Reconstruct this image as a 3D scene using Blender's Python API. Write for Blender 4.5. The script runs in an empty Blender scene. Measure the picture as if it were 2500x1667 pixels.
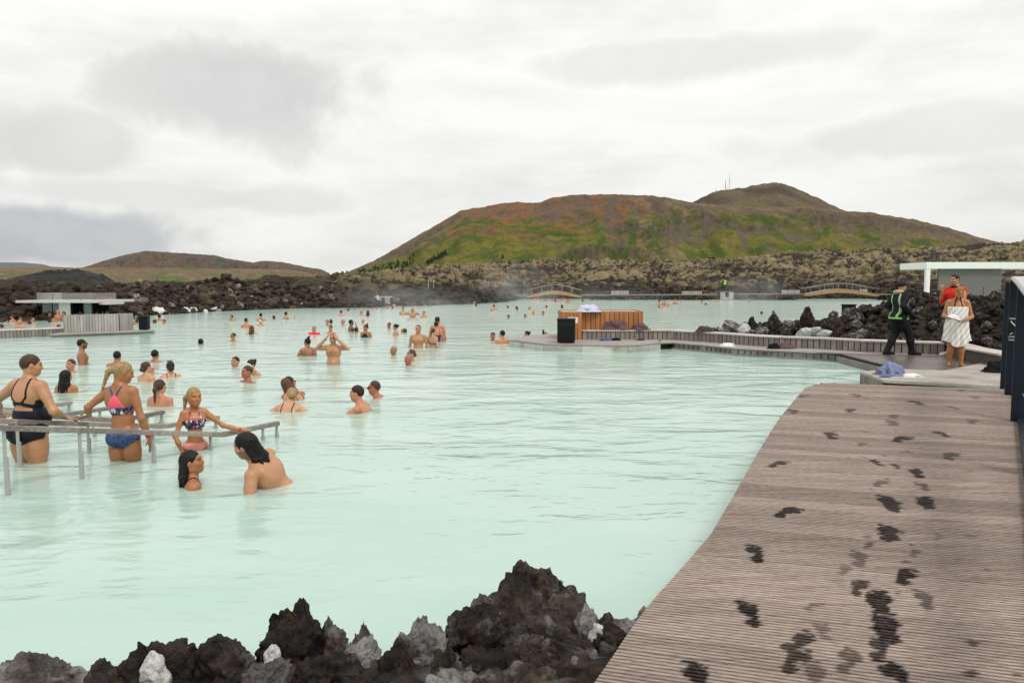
import bpy, bmesh, math, random
import numpy as np
from mathutils import Vector, Matrix

# ------------------------------------------------------------------ camera, world, sun, exposure
SC = bpy.context.scene
COL = SC.collection
F, UC, VC, VH, CH = 1750.0, 1250.0, 833.5, 700.0, 1.8     # focal (px of a 2500 px wide frame), centre, horizon row, eye height
PITCH = math.atan((VC - VH) / F)
cam_d = bpy.data.cameras.new('camera'); cam = bpy.data.objects.new('camera', cam_d); COL.objects.link(cam)
cam_d.sensor_width = 36; cam_d.lens = 36 * F / 2500; cam_d.clip_start = 0.05; cam_d.clip_end = 20000
cam.location = (0, 0, CH); cam.rotation_euler = (math.pi / 2 - PITCH, 0, 0); SC.camera = cam
SC.view_settings.view_transform = 'Standard'; SC.view_settings.look = 'None'
SC.view_settings.exposure = 0.0; SC.view_settings.gamma = 1.0; SC.view_settings.use_curve_mapping = False
SC.cycles.use_denoising = True; SC.cycles.max_bounces = 6; SC.cycles.volume_bounces = 1
SC.cycles.caustics_reflective = False; SC.cycles.caustics_refractive = False
SUN_EL, SUN_AZ = 52.0, 150.0          # soft sun behind the cloud, over the camera's right shoulder
sun_d = bpy.data.lights.new('sun', 'SUN'); sun_d.energy = 1.5; sun_d.angle = math.radians(14); sun_d.color = (1, .965, .90)
sun = bpy.data.objects.new('sun', sun_d); COL.objects.link(sun)
_e, _a = math.radians(SUN_EL), math.radians(SUN_AZ)
SUN_DIR = Vector((math.sin(_a) * math.cos(_e), math.cos(_a) * math.cos(_e), math.sin(_e)))
sun.rotation_euler = SUN_DIR.to_track_quat('Z', 'Y').to_euler(); sun.location = (30, -40, 60)


class NT:
    """small helper for node trees"""
    def __init__(s, nt): s.nt = nt; s.nt.nodes.clear()
    def n(s, typ, **kw):
        d = s.nt.nodes.new(typ)
        for k, v in kw.items():
            if k.startswith('i_'):
                key = k[2:]; key = int(key) if key.isdigit() else key.replace('_', ' ')
                s.set(d.inputs[key], v)
            else: setattr(d, k, v)
        return d
    def set(s, inp, v):
        if isinstance(v, bpy.types.NodeSocket): s.nt.links.new(v, inp)
        elif isinstance(v, bpy.types.Node): s.nt.links.new(v.outputs[0], inp)
        else:
            if inp.type == 'RGBA' and not hasattr(v, '__len__'): v = (v, v, v, 1)
            if inp.type == 'RGBA' and len(v) == 3: v = (*v, 1)
            inp.default_value = v
    def m(s, op, a, b=None, c=None, clamp=False):
        d = s.nt.nodes.new('ShaderNodeMath'); d.operation = op; d.use_clamp = clamp
        s.set(d.inputs[0], a)
        if b is not None: s.set(d.inputs[1], b)
        if c is not None: s.set(d.inputs[2], c)
        return d.outputs[0]
    def mix(s, f, a, b, blend='MIX'):
        d = s.nt.nodes.new('ShaderNodeMix'); d.data_type = 'RGBA'; d.blend_type = blend
        s.set(d.inputs[0], f); s.set(d.inputs[6], a); s.set(d.inputs[7], b)
        return d.outputs[2]
    def ramp(s, f, pts, interp='LINEAR'):
        d = s.nt.nodes.new('ShaderNodeValToRGB'); cr = d.color_ramp; cr.interpolation = interp
        while len(cr.elements) < len(pts): cr.elements.new(.5)
        for e, (p, c) in zip(cr.elements, pts):
            e.position = p; e.color = (c, c, c, 1) if not hasattr(c, '__len__') else (*c, 1)
        s.set(d.inputs[0], f); return d.outputs[0]
    def noise(s, vec, scale, detail=4, rough=.55, out=0, dist=0):
        d = s.nt.nodes.new('ShaderNodeTexNoise'); s.set(d.inputs['Vector'], vec)
        d.inputs['Scale'].default_value = scale; d.inputs['Detail'].default_value = detail
        d.inputs['Roughness'].default_value = rough; d.inputs['Distortion'].default_value = dist
        return d.outputs[out]
    def vor(s, vec, scale, feature='F1', rnd=1.0, out='Distance'):
        d = s.nt.nodes.new('ShaderNodeTexVoronoi'); d.feature = feature; s.set(d.inputs['Vector'], vec)
        d.inputs['Scale'].default_value = scale; d.inputs['Randomness'].default_value = rnd
        return d.outputs[out]
    def mapping(s, vec, scale=(1, 1, 1), loc=(0, 0, 0), rot=(0, 0, 0)):
        d = s.nt.nodes.new('ShaderNodeMapping'); s.set(d.inputs['Vector'], vec)
        d.inputs['Scale'].default_value = scale; d.inputs['Location'].default_value = loc; d.inputs['Rotation'].default_value = rot
        return d.outputs[0]


def ray(u, v):
    a, b = (u - UC) / F, (VC - v) / F
    cp, sp = math.cos(PITCH), math.sin(PITCH)
    return Vector((a, cp + b * sp, -sp + b * cp))
def at(u, v, z=0.0):                       # where the sight line through a pixel meets height z
    d = ray(u, v); return Vector((0, 0, CH)) + d * ((z - CH) / d.z)
def atY(u, v, Y):                          # ... meets depth Y
    d = ray(u, v); return Vector((0, 0, CH)) + d * (Y / d.y)
def pxm(Y): return F / Y

# overcast sky: pale cloud deck over a dim Nishita sky
wd = bpy.data.worlds.new('World'); SC.world = wd; wd.use_nodes = True
w = NT(wd.node_tree)
sky = w.n('ShaderNodeTexSky', sky_type='NISHITA', sun_disc=False)
sky.sun_elevation = math.radians(SUN_EL); sky.sun_rotation = math.radians(SUN_AZ)
tc = w.n('ShaderNodeTexCoord').outputs['Generated']
sx = w.n('ShaderNodeSeparateXYZ', i_0=tc)
dx, dy, dz = sx.outputs
zz = w.m('MAXIMUM', dz, 0.0)
den = w.m('ADD', zz, 0.10)
pl = w.n('ShaderNodeCombineXYZ', i_0=w.m('DIVIDE', dx, den), i_1=w.m('DIVIDE', dy, den), i_2=0.0).outputs[0]
n1 = w.noise(w.mapping(tc, (1.0, 1.0, 2.6), (3.1, 1.7, 0)), 3.2, 8, .56)
n2 = w.noise(w.mapping(tc, (.8, .8, 5.0), (7.3, 4.2, 2)), 3.0, 7, .58)
n3 = w.noise(tc, 8.0, 8, .60)
az = w.m('ARCTAN2', dx, dy); el = w.m('ARCSINE', zz)
wob = w.m('MULTIPLY', w.m('SUBTRACT', n3, .5), 1.0)
wob2 = w.m('MULTIPLY', w.m('SUBTRACT', w.noise(tc, 4.0, 5, .6), .5), 1.3)
def blob(u, v, ru, rv, p=1.0):
    d = ray(u, v).normalized(); a0, e0 = math.atan2(d.x, d.y), math.asin(d.z)
    ta = w.m('DIVIDE', w.m('SUBTRACT', az, a0), ru / F); te = w.m('DIVIDE', w.m('SUBTRACT', el, e0), rv / F)
    r = w.m('SQRT', w.m('ADD', w.m('MULTIPLY', ta, ta), w.m('MULTIPLY', te, te)))
    r = w.m('ADD', w.m('ADD', r, wob), wob2)
    mr = w.n('ShaderNodeMapRange', interpolation_type='SMOOTHSTEP', i_0=r, i_1=1.10, i_2=.50, i_3=0.0, i_4=p)
    return w.m('MULTIPLY', mr.outputs[0], w.m('ADD', .45, w.m('MULTIPLY', n3, 1.1)))
grey = w.m('MULTIPLY', w.m('SUBTRACT', w.ramp(n1, [(.46, 0), (.72, 1)]), .0), .42)
strk = w.m('MULTIPLY', w.ramp(n2, [(.48, 0), (.74, 1)]), .26)
c1 = blob(620, 215, 360, 150, .62); c2 = blob(60, 575, 420, 75, 1.0); c3 = blob(120, 350, 210, 85, .5)
c4 = blob(1700, 140, 520, 60, .36); c5 = blob(2250, 330, 420, 60, .34); c6 = blob(430, 480, 500, 45, .35)
tot = w.m('MAXIMUM', w.m('MAXIMUM', c1, c3), w.m('MAXIMUM', w.m('MAXIMUM', c4, c5), c6))
tot = w.m('MAXIMUM', w.m('ADD', grey, strk), tot, clamp=True)
cl = w.mix(tot, (.905, .897, .862), (.50, .495, .485))
cl = w.mix(w.m('MULTIPLY', c2, .8), cl, (.42, .445, .475))
lum = w.m('ADD', .97, w.m('MULTIPLY', zz, .55))
cl = w.mix(1.0, cl, w.n('ShaderNodeCombineXYZ', i_0=lum, i_1=lum, i_2=lum).outputs[0], 'MULTIPLY')
cl10 = w.mix(1.0, cl, (10.0, 10.0, 10.0), 'MULTIPLY')
fin = w.mix(.93, sky, cl10)
bg = w.n('ShaderNodeBackground', i_Color=fin, i_Strength=.105)
out = w.n('ShaderNodeOutputWorld', i_Surface=bg)

# ------------------------------------------------------------------ mesh and naming helpers
R = random.Random(11)
def link(o): COL.objects.link(o); return o
def tag(o, label=None, cat=None, group=None, kind=None):
    if label: o['label'] = label
    if cat: o['category'] = cat
    if group: o['group'] = group
    if kind: o['kind'] = kind
    return o
def empty(name, loc=(0, 0, 0), rz=0.0):
    o = bpy.data.objects.new(name, None); o.location = loc; o.rotation_euler = (0, 0, rz); o.empty_display_size = .1
    return link(o)
def mesh_np(name, V, Fc, smooth=True):
    V = np.asarray(V, np.float32); Fc = np.asarray(Fc, np.int32)
    me = bpy.data.meshes.new(name); n, k = Fc.shape
    me.vertices.add(len(V)); me.vertices.foreach_set('co', V.ravel())
    me.loops.add(n * k); me.loops.foreach_set('vertex_index', Fc.ravel())
    me.polygons.add(n); me.polygons.foreach_set('loop_start', np.arange(0, n * k, k, dtype=np.int32))
    me.polygons.foreach_set('use_smooth', np.full(n, smooth, bool))
    me.update(calc_edges=True); return me
def set_attr(me, name, arr):
    arr = np.asarray(arr, np.float32)
    if arr.ndim == 1:
        a = me.attributes.new(name, 'FLOAT', 'POINT'); a.data.foreach_set('value', arr)
    else:
        if arr.shape[1] == 3: arr = np.c_[arr, np.ones(len(arr), np.float32)]
        a = me.attributes.new(name, 'FLOAT_COLOR', 'POINT'); a.data.foreach_set('color', arr.astype(np.float32).ravel())
def obj(name, me, mat=None, parent=None, loc=None):
    o = bpy.data.objects.new(name, me)
    if mat is not None and not me.materials: me.materials.append(mat)
    if parent is not None: o.parent = parent
    if loc is not None: o.location = loc
    return link(o)
class MB:
    """collects boxes, prisms and tubes into one mesh"""
    def __init__(s): s.v = []; s.f = []
    def box(s, lo, hi, rz=0.0, c=None):
        x0, y0, z0 = lo; x1, y1, z1 = hi; b = len(s.v)
        P = [(x0, y0, z0), (x1, y0, z0), (x1, y1, z0), (x0, y1, z0), (x0, y0, z1), (x1, y0, z1), (x1, y1, z1), (x0, y1, z1)]
        if rz: cx, cy = c or ((x0 + x1) / 2, (y0 + y1) / 2); ca, sa = math.cos(rz), math.sin(rz); P = [(cx + (x - cx) * ca - (y - cy) * sa, cy + (x - cx) * sa + (y - cy) * ca, z) for x, y, z in P]
        s.v += P; s.f += [tuple(b + i for i in q) for q in ((3, 2, 1, 0), (4, 5, 6, 7), (0, 1, 5, 4), (1, 2, 6, 5), (2, 3, 7, 6), (3, 0, 4, 7))]
        return s
    def beam(s, p, q, wd, ht, up=(0, 0, 1)):
        p, q = Vector(p), Vector(q); d = (q - p).normalized(); up = Vector(up)
        sd = d.cross(up)
        if sd.length < 1e-4: sd = Vector((1, 0, 0))
        sd.normalize(); u2 = sd.cross(d).normalized(); b = len(s.v)
        for c in (p, q):
            for a, e in ((-1, -1), (1, -1), (1, 1), (-1, 1)): s.v.append(tuple(c + sd * (a * wd / 2) + u2 * (e * ht / 2)))
        s.f += [tuple(b + i for i in t) for t in ((0, 1, 2, 3), (7, 6, 5, 4), (0, 4, 5, 1), (1, 5, 6, 2), (2, 6, 7, 3), (3, 7, 4, 0))]
        return s
    def prism(s, poly, z0, z1):
        b = len(s.v); n = len(poly)
        a = sum(poly[i][0] * poly[(i + 1) % n][1] - poly[(i + 1) % n][0] * poly[i][1] for i in range(n))
        if a < 0: poly = poly[::-1]
        s.v += [(x, y, z0) for x, y in poly] + [(x, y, z1) for x, y in poly]
        s.f += [tuple(b + i for i in range(n))[::-1], tuple(b + n + i for i in range(n))]
        s.f += [(b + i, b + (i + 1) % n, b + n + (i + 1) % n, b + n + i) for i in range(n)]
        return s
    def tube(s, pts, r, n=8, r1=None):
        pts = [Vector(p) for p in pts]; b = len(s.v); m = len(pts); r1 = r if r1 is None else r1
        for i, p in enumerate(pts):
            d = (pts[min(i + 1, m - 1)] - pts[max(i - 1, 0)]).normalized()
            ref = Vector((0, 0, 1)) if abs(d.z) < .9 else Vector((1, 0, 0))
            e1 = d.cross(ref).normalized(); e2 = e1.cross(d).normalized(); rr = r + (r1 - r) * i / max(m - 1, 1)
            for k in range(n): a = 2 * math.pi * k / n; s.v.append(tuple(p + (e1 * math.cos(a) + e2 * math.sin(a)) * rr))
        for i in range(m - 1):
            for k in range(n): s.f.append((b + i * n + k, b + i * n + (k + 1) % n, b + (i + 1) * n + (k + 1) % n, b + (i + 1) * n + k))
        s.f += [tuple(b + k for k in range(n))[::-1], tuple(b + (m - 1) * n + k for k in range(n))]
        return s
    def build(s, name, mat, parent=None, loc=None, bevel=0.0, smooth=False):
        me = bpy.data.meshes.new(name); me.from_pydata(s.v, [], s.f)
        bm = bmesh.new(); bm.from_mesh(me); bmesh.ops.recalc_face_normals(bm, faces=bm.faces)
        if bevel: bmesh.ops.bevel(bm, geom=bm.edges[:], offset=bevel, segments=2, affect='EDGES', profile=.6)
        bm.to_mesh(me); bm.free()
        if smooth: me.polygons.foreach_set('use_smooth', np.full(len(me.polygons), True))
        return obj(name, me, mat, parent, loc)

# ------------------------------------------------------------------ noise in numpy
_rs = np.random.RandomState(5)
PERM = np.tile(_rs.permutation(256), 2); GR = _rs.normal(size=(256, 3)); GR /= np.linalg.norm(GR, axis=1)[:, None]
def perlin(p):
    p = np.asarray(p, np.float64); i = np.floor(p).astype(np.int64); f = p - i; i &= 255
    t = f * f * f * (f * (f * 6 - 15) + 10); res = 0
    for a in (0, 1):
        wa = t[:, 0] if a else 1 - t[:, 0]
        for b in (0, 1):
            wb = wa * (t[:, 1] if b else 1 - t[:, 1])
            for c in (0, 1):
                h = PERM[PERM[PERM[(i[:, 0] + a) & 255] + ((i[:, 1] + b) & 255)] + ((i[:, 2] + c) & 255)]
                g = GR[h]; dt = g[:, 0] * (f[:, 0] - a) + g[:, 1] * (f[:, 1] - b) + g[:, 2] * (f[:, 2] - c)
                res = res + dt * wb * (t[:, 2] if c else 1 - t[:, 2])
    return res * 1.5
def fbm(p, o=4, gain=.5, lac=2.03):
    r = 0; a = 1.0; p = np.array(p, float)
    for k in range(o): r = r + a * perlin(p); p = p * lac + 17.3; a *= gain
    return r
def ridged(p, o=4, gain=.5):
    r = 0; a = 1.0; p = np.array(p, float)
    for k in range(o): r = r + a * (1 - np.abs(perlin(p)) * 2); p = p * 2.07 + 9.1; a *= gain
    return r
def sstep(a, b, x): t = np.clip((x - a) / (b - a), 0, 1); return t * t * (3 - 2 * t)

# ------------------------------------------------------------------ materials
def newmat(name):
    m = bpy.data.materials.new(name); m.use_nodes = True; t = NT(m.node_tree)
    b = t.n('ShaderNodeBsdfPrincipled'); t.n('ShaderNodeOutputMaterial', i_Surface=b); return m, t, b
def bump(t, b, h, dist=.01, strength=1.0):
    d = t.n('ShaderNodeBump', i_Height=h); d.inputs['Distance'].default_value = dist; d.inputs['Strength'].default_value = strength
    t.set(b.inputs['Normal'], d.outputs[0]); return d
def plain(name, c, rough=.6, var=.15, scale=8, metal=0, bmp=.0, spec=.5):
    m, t, b = newmat(name); p = t.n('ShaderNodeTexCoord').outputs['Object']
    n = t.noise(p, scale, 5, .6)
    t.set(b.inputs['Base Color'], t.mix(n, tuple(x * (1 - var) for x in c), tuple(min(1, x * (1 + var)) for x in c)))
    b.inputs['Roughness'].default_value = rough; b.inputs['Metallic'].default_value = metal; b.inputs['Specular IOR Level'].default_value = spec
    if bmp: bump(t, b, t.noise(p, scale * 3, 5, .6), bmp)
    return m
def wood(name, c0, c1, grain=(3, 60, 60), rough=.7, wetattr=False, patch=.0, pc=(.08, .06, .05)):
    """weathered timber; the grain runs along the longest axis through the mapping scale"""
    m, t, b = newmat(name); g = t.n('ShaderNodeNewGeometry').outputs['Position']
    oi = t.n('ShaderNodeObjectInfo').outputs['Random']
    off = t.n('ShaderNodeCombineXYZ', i_0=t.m('MULTIPLY', oi, 57.0), i_1=0.0, i_2=t.m('MULTIPLY', oi, 31.0)).outputs[0]
    va = t.n('ShaderNodeVectorMath', operation='ADD', i_0=g, i_1=off).outputs[0]
    n = t.noise(t.mapping(va, grain), 1.0, 5, .65)
    base = t.mix(t.ramp(n, [(.3, 0), (.7, 1)]), c0, c1)
    tone = t.m('ADD', .78, t.m('MULTIPLY', oi, .40))
    base = t.mix(1.0, base, t.n('ShaderNodeCombineXYZ', i_0=tone, i_1=tone, i_2=tone).outputs[0], 'MULTIPLY')
    big = t.noise(va, 1.3, 5, .6)
    base = t.mix(t.m('MULTIPLY', t.ramp(big, [(.45, 0), (.7, 1)]), .25 + patch), base, pc)
    rg = t.m('ADD', rough, t.m('MULTIPLY', n, .15))
    if wetattr:
        wt = t.n('ShaderNodeAttribute', attribute_name='wet').outputs['Fac']
        wm = t.m('MULTIPLY', wt, t.ramp(t.noise(g, 30, 4, .7), [(.2, .80), (.55, 1)]), clamp=True)
        base = t.mix(wm, base, (.014, .008, .007)); rg = t.m('SUBTRACT', rg, t.m('MULTIPLY', wm, .22))
        b.inputs['Specular IOR Level'].default_value = .12
    t.set(b.inputs['Base Color'], base); t.set(b.inputs['Roughness'], rg)
    bump(t, b, n, .004); return m
def rockmat(name, dark, mid, crust, camt, warm, scale=6.0):
    m, t, b = newmat(name); tc = t.n('ShaderNodeTexCoord'); p = tc.outputs['Object']
    oi = t.n('ShaderNodeObjectInfo').outputs['Random']
    va = t.n('ShaderNodeVectorMath', operation='ADD', i_0=p, i_1=t.n('ShaderNodeCombineXYZ', i_0=t.m('MULTIPLY', oi, 40.0), i_1=0.0, i_2=t.m('MULTIPLY', oi, 19.0)).outputs[0]).outputs[0]
    n = t.noise(va, scale, 8, .68); f = t.noise(va, scale * 9, 6, .7); bg = t.noise(va, scale * .45, 5, .6)
    c = t.mix(t.ramp(n, [(.36, 0), (.64, 1)]), dark, mid)
    c = t.mix(t.m('MULTIPLY', t.ramp(t.noise(va, scale * 1.7, 6, .65), [(.52, 0), (.68, 1)]), .55), c, warm)
    cr = t.ramp(bg, [(.60 - camt * .30, 0), (.70 - camt * .30, 1)])
    cr = t.m('MULTIPLY', cr, t.ramp(f, [(.30, .45), (.52, 1)]))
    c = t.mix(t.m('MULTIPLY', cr, min(1.0, camt * 2)), c, crust)
    c = t.mix(t.ramp(f, [(.30, .5), (.48, 0)]), c, tuple(x * .5 for x in dark))
    t.set(b.inputs['Base Color'], c); b.inputs['Roughness'].default_value = .9; b.inputs['Specular IOR Level'].default_value = .12
    pits = t.vor(va, scale * 7, 'SMOOTH_F1')
    hgt = t.m('ADD', t.m('ADD', n, t.m('MULTIPLY', f, .5)), t.m('MULTIPLY', pits, .35))
    bump(t, b, hgt, .05, 1.0); return m

M = {}
M['deck'] = wood('deck_wood_wet_prints', (.185, .135, .113), (.43, .35, .305), (2.5, 70, 70), .62, True, .0, (.30, .26, .24))
M['deck_fine'] = wood('dock_wood', (.27, .235, .215), (.45, .405, .37), (3, 40, 40), .65)
M['deck_wetdark'] = wood('dock_wood_soaked', (.060, .042, .036), (.115, .085, .075), (3, 40, 40), .28)
M['slat_grey'] = wood('weathered_slat', (.16, .135, .12), (.31, .27, .245), (40, 40, 3), .75, False, .15, (.10, .085, .07))
M['slat_pale'] = wood('pale_slat', (.30, .28, .265), (.48, .45, .425), (40, 40, 3), .75, False, .1, (.2, .17, .14))
M['cap'] = wood('bench_cap_wood', (.42, .385, .35), (.60, .56, .51), (3, 40, 40), .7)
M['cedar'] = wood('orange_cedar', (.30, .115, .032), (.47, .20, .06), (40, 40, 2.5), .55, False, -.1, (.22, .075, .022))
M['arch_wood'] = wood('honey_arch_wood', (.34, .17, .06), (.52, .29, .11), (3, 30, 30), .6)
M['rail_wood'] = wood('weathered_rail', (.16, .13, .115), (.36, .31, .275), (6, 40, 40), .7, False, .5, (.085, .062, .05))
M['fascia'] = wood('pale_fascia', (.40, .41, .37), (.56, .56, .51), (2, 8, 8), .75, False, .45, (.10, .09, .075))
M['landing'] = wood('landing_wood', (.27, .235, .21), (.43, .385, .345), (3, 40, 40), .6, False, .45, (.13, .10, .09))
M['roof_edge'] = plain('pale_concrete', (.50, .48, .44), .7, .12, 3)
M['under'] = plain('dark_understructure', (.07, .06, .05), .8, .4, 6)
M['bin_black'] = plain('black_bin_paint', (.008, .010, .011), .5, .3, 12, spec=.2)
M['navy'] = plain('navy_steel_paint', (.007, .012, .020), .42, .25, 6, spec=.25)
M['galv'] = plain('galvanised_steel', (.46, .47, .45), .5, .2, 40, metal=.25)
M['post_steel'] = plain('brushed_post_steel', (.42, .415, .40), .45, .25, 22, metal=.35)
M['white_paint'] = plain('white_render', (.74, .74, .70), .6, .06, 3)
M['sign_white'] = plain('sign_white', (.78, .78, .76), .6, .05, 20)
M['louvre'] = plain('grey_louvre', (.24, .225, .205), .7, .2, 9)
M['dark_in'] = plain('dark_interior', (.012, .016, .016), .6, .3, 3, spec=.2)
m, t, b = newmat('tinted_glass'); b.inputs['Base Color'].default_value = (.55, .72, .70, 1); b.inputs['Transmission Weight'].default_value = .75
b.inputs['Roughness'].default_value = .08; M['glass'] = m
M['lava_dark'] = rockmat('lava_dark', (.009, .008, .0075), (.060, .049, .045), (.30, .28, .28), .22, (.10, .060, .030))
M['lava_brown'] = rockmat('lava_brown', (.012, .010, .009), (.105, .086, .072), (.42, .40, .395), .36, (.145, .092, .045))
M['lava_grey'] = rockmat('lava_grey', (.030, .025, .023), (.19, .168, .16), (.44, .41, .40), .42, (.15, .10, .055))
M['silica'] = rockmat('silica_white', (.48, .45, .42), (.74, .72, .68), (.80, .78, .75), .7, (.60, .48, .36))
M['pebbly'] = rockmat('bank_lava', (.020, .016, .014), (.075, .06, .048), (.24, .22, .20), .10, (.12, .08, .04), 2.0)
M['bank_brown'] = rockmat('bank_brown', (.035, .026, .02), (.13, .095, .066), (.3, .27, .24), .16, (.16, .10, .05), 2.0)
M['bank_grey'] = rockmat('bank_grey', (.06, .055, .05), (.18, .165, .15), (.36, .34, .32), .3, (.13, .10, .07), 2.0)

# ------------------------------------------------------------------ water
m, t, b = newmat('milky_water'); g = t.n('ShaderNodeNewGeometry').outputs['Position']
patch = t.noise(t.mapping(g, (.22, .55, 1)), 1.0, 4, .55)
wc = t.mix(t.ramp(patch, [(.32, 0), (.68, 1)]), (.355, .505, .430), (.44, .565, .500))
t.set(b.inputs['Base Color'], wc); b.inputs['Roughness'].default_value = .13; b.inputs['IOR'].default_value = 1.36
h1 = t.noise(t.mapping(g, (.55, 1.15, 1), rot=(0, 0, .25)), 1.0, 3, .5, dist=.8)
h2 = t.noise(t.mapping(g, (1.7, 3.6, 1), rot=(0, 0, -.2)), 1.0, 3, .5, dist=1.0)
h3 = t.noise(t.mapping(g, (5.5, 11, 1), rot=(0, 0, .1)), 1.0, 2, .5)
calm = t.ramp(t.noise(t.mapping(g, (.10, .22, 1)), 1.0, 3, .5), [(.38, .30), (.64, 1)])
hh = t.m('ADD', t.m('MULTIPLY', h1, .060), t.m('MULTIPLY', calm, t.m('ADD', t.m('MULTIPLY', h2, .026), t.m('MULTIPLY', h3, .0055))))
bump(t, b, hh, 1.0, 1.0); M['water'] = m
me = mesh_np('water', [(-190, -14, 0), (190, -14, 0), (190, 118, 0), (-190, 118, 0)], [(0, 1, 2, 3)], False)
tag(obj('water', me, M['water']), kind='structure')

# ------------------------------------------------------------------ land
def ground_mat(name, rough=.9, bsc=1.2, bdist=.3, attr='col', fine=.35, fsc=.6):
    m, t, b = newmat(name); g = t.n('ShaderNodeNewGeometry').outputs['Position']
    a = t.n('ShaderNodeAttribute', attribute_name=attr).outputs['Color']
    n = t.noise(g, fsc, 7, .7); s = t.m('ADD', 1 - fine, t.m('MULTIPLY', n, fine * 2))
    t.set(b.inputs['Base Color'], t.mix(1.0, a, t.n('ShaderNodeCombineXYZ', i_0=s, i_1=s, i_2=s).outputs[0], 'MULTIPLY'))
    b.inputs['Roughness'].default_value = rough; b.inputs['Specular IOR Level'].default_value = .15
    bump(t, b, t.noise(g, bsc, 6, .65), bdist); return m
M['lava_field'] = ground_mat('mossy_lava', .95, 2.5, .35, fine=.5, fsc=1.6)
M['mountain'] = ground_mat('mountain_turf', .95, .22, 8.0, fine=.85, fsc=.16)
M['hill'] = ground_mat('far_hill_turf', .95, .05, 10.0, fine=.4, fsc=.02)
M['gravel'] = ground_mat('black_gravel', .9, 2.5, .5, fine=.6, fsc=2.2)
M['ground'] = plain('dark_ground', (.06, .052, .042), .95, .4, .05)

def mix3(a, b, t): t = np.asarray(t)[:, None]; return np.asarray(a) * (1 - t) + np.asarray(b) * t
def interp(u, tab): xs, ys = zip(*tab); return np.interp(u, xs, ys)
def sheet(name, us, T, yfun, zfun, cfun, mat, kind='structure'):
    """a height field in columns of view direction u and rows t: depth yfun(u,t), height zfun(X,Y,u,t), colour cfun"""
    U, TT = np.meshgrid(us, T, indexing='ij'); u = U.ravel(); tt = TT.ravel()
    Y = yfun(u, tt); X = (u - UC) / F * Y; Z = zfun(X, Y, u, tt)
    nu, nt = len(us), len(T); i = np.arange(nu - 1)[:, None] * nt + np.arange(nt - 1)[None, :]; i = i.ravel()
    Fc = np.stack([i, i + nt, i + nt + 1, i + 1], 1)
    me = mesh_np(name, np.stack([X, Y, Z], 1), Fc)
    Zg = Z.reshape(nu, nt); Yg = Y.reshape(nu, nt); Xg = X.reshape(nu, nt)
    sl = np.abs(np.gradient(Zg, axis=1) / np.maximum(np.gradient(Yg, axis=1), .01)).ravel()
    set_attr(me, 'col', cfun(X, Y, Z, u, tt, sl))
    return tag(obj(name, me, mat), kind=kind)
def depth_of(v, z=0): return np.array([at(UC, x, z).y for x in np.atleast_1d(v)])
SHORE = [(-900, 792), (0, 786), (90, 783), (240, 776), (430, 766), (600, 757), (740, 752), (900, 751), (1000, 747), (1160, 741.5), (1235, 737), (1278, 729.5), (1432, 729.5), (1470, 731.5), (1600, 731.5), (1935, 732), (1965, 729.5), (2125, 729.5), (2160, 733), (2300, 735), (3400, 741)]
TOP = [(-900, 708), (0, 709), (300, 709), (530, 700), (744, 686), (850, 668), (1063, 651), (1276, 641), (1488, 636), (1807, 627), (2020, 611), (2126, 604), (2339, 604), (2500, 590), (3400, 570)]
def shoreY(u): return np.interp(u, [s[0] for s in SHORE], depth_of([s[1] for s in SHORE]))
def endY(u): return interp(u, [(-900, 110), (400, 115), (700, 140), (950, 220), (1300, 290), (3400, 290)])
def lf_y(u, t): a = shoreY(u) - 1.0; e = endY(u); return a * (e / a) ** t
TOPZ = [(uu, vv) for uu, vv in TOP]
def hummock(p):
    wq = p + np.stack([perlin(p * .5 + 40), perlin(p * .5 + 60), p[:, 2] * 0], 1) * .9
    return np.abs(perlin(wq * .30 + 3)) * 1.5 + np.abs(perlin(wq * .74 + 11)) * 1.15 + np.abs(perlin(wq * 1.7 + 5)) * .6
def lf_z(X, Y, u, t):
    a = shoreY(u); e = endY(u); s = np.clip((Y - a) / (e - a), 0, 1)
    vt = interp(u, TOP); ztop = CH + (VH - vt) / F * e
    leftw = sstep(950, 700, u)
    bank = (.65 + .9 * leftw) * sstep(-1.0, 2.6 + 3 * leftw, Y - a) - .35 * (1 - sstep(-1.0, .2, Y - a))
    z = bank + (ztop - 1.2) * s ** (.92 - .1 * leftw)
    p = np.stack([X * .58, Y * .66, np.zeros_like(X)], 1)
    amp = sstep(0, .10, s)
    big = fbm(p * .055, 3) * 1.5
    hm = hummock(p)
    rgh = .45 + .55 * sstep(0, .25, s)
    z = z + amp * big * np.clip(s * 3, .1, 1) * (1 - .75 * leftw) + (hm - .75) * (.55 + .75 * amp) * rgh * (1 - .4 * leftw)
    z = z + fbm(p * 2.6, 2) * .16
    return np.where(t > .985, z - 9, z)
def lf_c(X, Y, Z, u, t, sl):
    p = np.stack([X * .58, Y * .66, np.zeros_like(X)], 1)
    hm = hummock(p)
    a = shoreY(u); leftw = sstep(950, 700, u); d = Y - a
    patch = fbm(p * .09 + 31, 3); pf = fbm(p * 1.1 + 71, 3)
    moss = sstep(.46, .66, hm * .50 + patch * .30 + pf * .42) * sstep(4, 26, d) * (1 - .85 * leftw)
    c = mix3((.018, .014, .011), (.055, .043, .033), np.clip(.5 + pf, 0, 1))
    mc = mix3((.225, .175, .100), (.150, .130, .058), sstep(-.1, .35, fbm(p * .05 + 55, 2)))
    mc = mix3(mc, (.30, .24, .15), np.clip(pf, 0, 1) * .8)
    c = mix3(c, mc, moss)
    ru = sstep(.25, .5, fbm(p * .35 + 90, 2)) * .5
    c = mix3(c, (.115, .085, .048), ru * (1 - moss) * (1 - .8 * leftw))
    return c
sheet('lava_field', np.linspace(-900, 3300, 1500), np.linspace(0, 1, 230), lf_y, lf_z, lf_c, M['lava_field'])

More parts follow.
